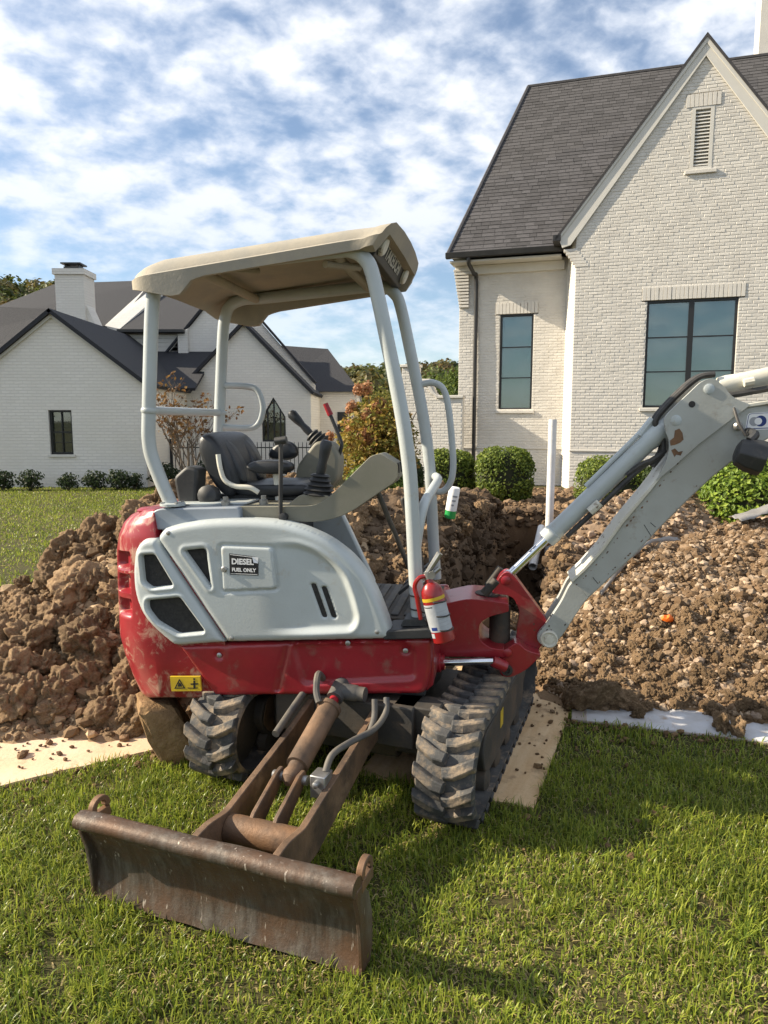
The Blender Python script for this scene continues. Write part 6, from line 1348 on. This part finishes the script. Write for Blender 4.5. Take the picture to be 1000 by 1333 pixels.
def clipped_shrub(name, label, loc, rx, ry, h, n, cols, leaf=.03, cube=.6, group=None, cat='shrub'):
    root = empty(name, loc, 0, label=label, cat=cat, group=group)
    B, Fa = ICO3; Bc = np.sign(B) * np.abs(B) ** cube; d = 1 + .10 * fbm(B, 2.2, 3, int(loc[0] * 10) % 50)
    core = Bc * d[:, None] * np.array([rx, ry, h / 2]) * .86; core[:, 2] += h * .5
    o = bpy.data.objects.new('twigs', np_mesh('twigs', core, None, Fa, smooth=True, mats=[MAT['core']])); link(o, root)
    u = rng.normal(size=(n, 3)); u /= np.linalg.norm(u, axis=1)[:, None]; c = np.sign(u) * np.abs(u) ** cube; rad = (1 + .10 * fbm(u, 2.2, 3, int(loc[0] * 10) % 50)) * (.84 + .20 * rng.random(n) ** .7 + .05 * fbm(u, 9, 2, 3))
    P = c * rad[:, None] * np.array([rx, ry, h / 2]); P[:, 2] += h * .5; P[:, 2] = np.maximum(P[:, 2], .02)
    leaf_obj('foliage', P, u * .8 + rng.normal(0, .5, (n, 3)) + np.array([0, 0, .25]), leaf * rng.uniform(.6, 1.2, n), mixcol(n, *cols), root)
    return root
BOX = ((.10, .15, .022), (.18, .235, .035), (.06, .09, .018), (.26, .31, .055))
clipped_shrub('boxwood', 'clipped boxwood ball in front of the narrow window, the largest', (2.36, 14.0, .0), .55, .5, 1.08, 9000, BOX, .033, .62, 'clipped boxwoods by the house')
clipped_shrub('boxwood', 'clipped boxwood ball left of the largest one, behind the canopy posts', (1.36, 14.6, .05), .48, .45, .96, 7000, BOX, .033, .62, 'clipped boxwoods by the house')
clipped_shrub('boxwood', 'clipped boxwood behind the boom cylinder, right of the upright pipe', (4.05, 12.6, .0), .60, .5, .98, 8000, BOX, .030, .62, 'clipped boxwoods by the house')
clipped_shrub('boxwood', 'small dark boxwood between the boom and the bright bush', (4.35, 11.0, .0), .35, .35, .95, 5000, ((.03, .05, .014), (.05, .075, .018)), .030, .7, 'clipped boxwoods by the house')
clipped_shrub('leafy_bush', 'bright yellow-green bush at the right behind the gravel crest', (4.62, 8.8, .10), .66, .5, 1.06, 9000, ((.16, .25, .03), (.26, .34, .045), (.10, .16, .025)), .035, .85)
def branch_tree(mb, p, d, L, r_, lev, tips, spread=.55, up=.12):
    n = 4; pts = [p]; q = p.copy(); dd = d.copy()
    for k in range(n):
        dd = (dd + Vector((random.gauss(0, .10), random.gauss(0, .10), random.gauss(0, .06) + up * .3))).normalized(); q = q + dd * (L / n); pts.append(q.copy())
    mb.tube(pts, [r_ * (1 - .45 * k / n) for k in range(n + 1)], 6 if lev > 1 else 4, caps=False)
    if lev == 0: tips += pts[1:]; return
    for k in range(random.choice((2, 3, 3)) + (1 if lev > 2 else 0)):
        b = pts[random.randint(2, n)]; ax_ = Vector((random.gauss(0, 1), random.gauss(0, 1), random.gauss(0, .5))).normalized()
        branch_tree(mb, b, (dd + ax_ * spread + Vector((0, 0, up))).normalized(), L * random.uniform(.58, .8), r_ * .55, lev - 1, tips, spread, up)
def tree(name, label, loc, h, r_, lev, leafn, leafs, cols, spread=.6, crown=.25, multi=1, cat='tree', group=None, up=.12, trunk_name='trunk'):
    root = empty(name, loc, 0, label=label, cat=cat, group=group); mb = MB(); tips = []
    for k in range(multi):
        a = 6.28 * k / multi + .4; d = Vector((math.cos(a) * (.35 if multi > 1 else .05), math.sin(a) * (.35 if multi > 1 else .05), 1)).normalized(); branch_tree(mb, Vector((0, 0, -.05)), d, h * .42, r_, lev, tips, spread, up)
    mb.build(trunk_name, 'bark', root)
    T = np.array([t[:] for t in tips]); P = T[rng.integers(0, len(T), leafn)] + rng.normal(0, crown, (leafn, 3)); P[:, 2] = np.maximum(P[:, 2], .15)
    leaf_obj('crown', P, rng.normal(size=(leafn, 3)) + np.array([0, 0, .6]), leafs * rng.uniform(.6, 1.3, leafn), mixcol(leafn, *cols), root); return root
tree('small_tree', 'nearly bare small tree with a few brown leaves before the far house', (-4.5, 16.4, 0), 2.5, .035, 4, 620, .055, ((.20, .10, .035), (.14, .07, .03), (.25, .15, .05)), .62, .05, 3)
# panicle hydrangea: leafy stems with rusty flower heads
hy = empty('hydrangea', (-.10, 11.8, 0), 0, label='hydrangea bush with rust brown flower heads behind the console', cat='shrub'); mb = MB(); tips = []
for k in range(16):
    a = 6.28 * random.random(); rr = random.uniform(.15, .75); top = Vector((rr * math.cos(a), rr * math.sin(a) * .8, random.uniform(1.15, 2.25) - rr * .3)); mb.tube(smooth_path([(0, 0, 0), (top.x * .35, top.y * .35, top.z * .5), top], 4), [.018, .016, .014, .012, .011, .010, .009, .008, .006], 5); tips += [top, top * .8 + Vector((random.gauss(0, .12), random.gauss(0, .12), 0)), top * .9 + Vector((random.gauss(0, .15), random.gauss(0, .15), -.05))]
mb.build('stems', 'bark', hy)
n = 5200; u = rng.normal(size=(n, 3)); u /= np.linalg.norm(u, axis=1)[:, None]; P = u * (rng.random((n, 1)) ** .45) * np.array([.68, .6, .85]); P[:, 2] += 1.15; P += rng.normal(0, .05, (n, 3))
leaf_obj('foliage', P, rng.normal(size=(n, 3)) + np.array([0, 0, .8]), .05 * rng.uniform(.6, 1.2, n), mixcol(n, (.26, .22, .04), (.32, .19, .045), (.17, .18, .035), (.36, .26, .07)), hy)
for t in tips:
    n = 210; u = rng.normal(size=(n, 3)); u /= np.linalg.norm(u, axis=1)[:, None]; s_ = random.uniform(.075, .12)
    leaf_obj('flower_head', np.array(t[:]) + u * np.array([s_, s_, s_ * 1.25]) * rng.uniform(.35, 1, (n, 1)), u + rng.normal(0, .3, (n, 3)), .022 * rng.uniform(.7, 1.2, n), mixcol(n, (.46, .23, .11), (.34, .15, .07), (.55, .32, .17)), hy, asp=.9)
clipped_shrub('leafy_bush', 'low light green bush under the hydrangea', (-.05, 10.6, .0), .55, .4, 1.0, 5000, ((.12, .18, .03), (.18, .24, .04), (.08, .12, .025)), .035, .9)
clipped_shrub('leafy_bush', 'dark green shrub at the garden wall, right of the hydrangea', (.35, 13.4, .0), .4, .4, 1.0, 4000, ((.03, .05, .014), (.05, .075, .02)), .035, .8)
# row of young shrubs along the far house
for k, (x, y, s) in enumerate([(-8.85, 16.5, .5), (-8.2, 16.5, .5), (-7.3, 16.45, .42), (-6.75, 16.6, .48), (-6.2, 16.6, .50), (-5.85, 16.7, .40), (-5.3, 17.2, .62), (-4.0, 17.2, .85), (-3.3, 17.6, .6)]):
    lab = ['first', 'second', 'third', 'fourth', 'fifth', 'sixth', 'seventh', 'eighth', 'ninth'][k] + ' dark green young shrub from the left in the bed by the far house'
    rt_ = empty('young_shrub', (x, y, 0), 0, label=lab, cat='shrub', group='young shrubs along the far house'); n = int(700 * (s / .5) ** 2); u = rng.normal(size=(n, 3)); u /= np.linalg.norm(u, axis=1)[:, None]; P = u * (rng.random((n, 1)) ** .5) * np.array([s * .62, s * .5, s * .5]); P[:, 2] += s * .5; P[:, 0] += .05 * np.sin(P[:, 2] * 22); P[:, 2] = np.abs(P[:, 2])
    leaf_obj('foliage', P, u + rng.normal(0, .6, (n, 3)), .040 * rng.uniform(.6, 1.2, n), mixcol(n, (.020, .034, .014), (.035, .055, .02), (.05, .07, .03)), rt_)
    mb = MB(); [mb.tube([(0, 0, 0), (s * .4 * math.cos(a), s * .3 * math.sin(a), s * .7)], [.012, .004], 5) for a in (0.3, 1.7, 3.1, 4.4, 5.6)]; mb.build('stems', 'bark', rt_)
# autumn trees beyond the garden wall, wooded hill behind
GRN = ((.10, .15, .03), (.15, .19, .04), (.07, .10, .025))
for (x, y, h, lab, cc) in [(1.9, 33, 4.3, 'light green tree beyond the garden wall, beside the house corner', GRN), (3.0, 34, 4.9, 'taller light green tree partly hidden by the house corner', GRN), (-.6, 38, 3.9, 'yellow-green tree left of the garden wall', ((.14, .16, .03), (.20, .18, .04)))]:
    tree('broadleaf_tree', lab, (x, y, 0), h * .75, .12, 4, 6000, .09, cc, .55, .28, 1, group='trees beyond the garden wall')
tree('broadleaf_tree', 'leafy garden tree on the lawn left of the picture edge', (-12.6, 9.2, 0), 3.0, .10, 4, 3600, .10, GRN, .6, .35, 1, group='garden trees')
hx = np.linspace(-220, 220, 140); hy_ = np.linspace(90, 300, 50); A, B = np.meshgrid(hx, hy_, indexing='ij'); P = np.stack([A.ravel(), B.ravel()], 1)
def hill_z(P): return sstep(80, 185, P[:, 1]) * (8 + 21 * sstep(-10, -90, P[:, 0]) + 3.5 * fbm(P, .02, 3, 2)) * (1 - .0 * P[:, 0])
hzv = hill_z(P); ci = (np.arange(139)[:, None] * 50 + np.arange(49)[None]).ravel()
hill = bpy.data.objects.new('hill', np_mesh('hill', np.stack([P[:, 0], P[:, 1], hzv - .3], 1), np.stack([ci, ci + 50, ci + 51, ci + 1], 1), colr=np.tile([.06, .07, .03], (len(P), 1)), smooth=True, mats=[MAT['dirt_attr']])); link(hill); finish(hill, kind='structure')
nt = 1500; S = np.stack([rng.uniform(-150, 60, nt), rng.uniform(115, 195, nt)], 1); sz = hill_z(S); kk = 110; crad = rng.uniform(2.2, 4.2, nt); u = rng.normal(size=(nt, kk, 3)); u /= np.linalg.norm(u, axis=2)[:, :, None]; u[:, :, 2] = np.abs(u[:, :, 2]) * 1.2 - .2
Pw = (np.concatenate([S, (sz + crad * .9)[:, None]], 1)[:, None, :] + u * crad[:, None, None] * rng.uniform(.75, 1.05, (nt, kk, 1))).reshape(-1, 3)
tc_ = mixcol(nt, (.05, .07, .02), (.085, .105, .028), (.11, .115, .032), (.12, .085, .03)); leaf_obj('woodland', Pw, u.reshape(-1, 3) + rng.normal(0, .3, (nt * kk, 3)), rng.uniform(.35, .7, nt * kk), np.repeat(tc_, kk, 0) * rng.uniform(.7, 1.3, (nt * kk, 1)), None, .8, label='wooded hill in autumn green and brown far behind', cat='woodland', kind='stuff')

# ================================================================== grass
def lawn_ok(P):
    ok = np.ones(len(P), bool)
    def rect(p0, ang, L, W, m=.0):
        d = P - np.array(p0); c, s = math.cos(ang), math.sin(ang); u = d @ np.array([c, s]); v_ = d @ np.array([-s, c]); return (u > -m) & (u < L + m) & (v_ > -m) & (v_ < W + m)
    ok &= ~rect((-3.05, 2.10), R(31.8), 2.44, 1.22); ok &= ~rect((.62, 2.78), R(67.8), 2.44, .80); ok &= ~rect((1.02, 3.66), R(-16.2), 3.2, 1.6)
    _, dirt, s = ground_z(P[:, 0], P[:, 1]); ok &= (dirt < rng.random(len(P)) * .8) & (s < -.05)
    for hf in (LH, MH, RH, BH_): ok &= hf(P) < .0
    # flattened under the tracks
    d = P - np.array([SX, SY]); f_ = d @ _UF; l = d @ _UL; ok &= ~((np.abs(np.abs(l) - .52) < .125) & (f_ > -.8) & (f_ < .56))
    return ok
def grass(name, label, region, density, hgt, wid, seed, fade=None):
    x0, x1, y0, y1 = region; n = int((x1 - x0) * (y1 - y0) * density); P = np.stack([rng.uniform(x0, x1, n), rng.uniform(y0, y1, n)], 1)
    vis = np.abs(P[:, 0]) < .60 * P[:, 1] + .5; P = P[vis]
    cl = fbm(P, 9, 3, seed) ; P = P[(cl + .62) > rng.random(len(P)) * .7]; P = P[lawn_ok(P)]; n = len(P)
    z, _, _ = ground_z(P[:, 0], P[:, 1]); pat = .5 + .5 * fbm(P, 1.3, 3, seed + 2); fin = .5 + .5 * fbm(P, 6, 2, seed + 4)
    H_ = hgt * (.30 + .95 * fin + .25 * rng.random(n)) * rng.uniform(.5, 1.25, n) * (1.12 - 1.6 * np.clip(pat - .52, 0, .4)); az = rng.uniform(0, 2 * math.pi, n); lean = np.abs(rng.normal(.5, .5, n)); dead = rng.random(n) < (.16 + 1.1 * np.clip(pat - .48, 0, 1))
    lean = np.where(dead, lean + .7, lean); H_ = np.where(dead, H_ * .8, H_)
    dirv = np.stack([np.cos(az), np.sin(az), np.zeros(n)], 1); sidev = np.stack([-np.sin(az), np.cos(az), np.zeros(n)], 1)
    w = (wid * rng.uniform(.6, 1.2, n))[:, None]; base = np.concatenate([P, z[:, None] - .004], 1)
    def pt(t, k): a = lean * (.35 + k * t); return base + dirv * (H_ * t * np.sin(a))[:, None] + np.array([0, 0, 1.]) * (H_ * t * np.cos(a))[:, None]
    m1, m2, tip = pt(.4, .7), pt(.75, .9), pt(1.0, 1.1)
    V = np.stack([base - sidev * w * .5, base + sidev * w * .5, m1 - sidev * w * .48, m1 + sidev * w * .48, m2 - sidev * w * .33, m2 + sidev * w * .33, tip], 1).reshape(-1, 3)
    i = np.arange(n)[:, None] * 7; Q = np.concatenate([i + np.array([[0, 1, 3, 2]]), i + np.array([[2, 3, 5, 4]])]); T = i + np.array([[4, 5, 6]])
    g1, g2, g3 = np.array([.205, .265, .030]), np.array([.345, .375, .060]), np.array([.105, .155, .024]); t = rng.random((n, 1)); c = np.where(rng.random((n, 1)) < .3, g3, g1 * (1 - t) + g2 * t) * (.75 + .5 * pat[:, None]); straw = np.array([.50, .40, .20]) * rng.uniform(.6, 1.25, (n, 1)); c = c * (.62 + .75 * (.5 + .5 * fbm(P, 11, 2, seed + 6)))[:, None]; c = np.where(dead[:, None], straw, c)
    o = bpy.data.objects.new(name, np_mesh(name, V, Q, T, colr=np.repeat(c, 7, 0), smooth=True, mats=[MAT['grass']])); link(o); return finish(o, label=label, cat='grass', kind='stuff'), n
g1 = grass('grass', 'lawn grass around the excavator', (-2.6, 2.9, 1.05, 3.2), 21000, .052, .0045, 3)
g2 = grass('grass', 'lawn grass beside the boards and heaps', (-3.2, 3.2, 3.2, 5.2), 7500, .05, .0055, 5)
g3 = grass('grass', 'lawn grass stretching to the houses', (-9.5, .2, 5.2, 17.2), 1200, .05, .011, 7)
print('blades', g1[1], g2[1], g3[1])
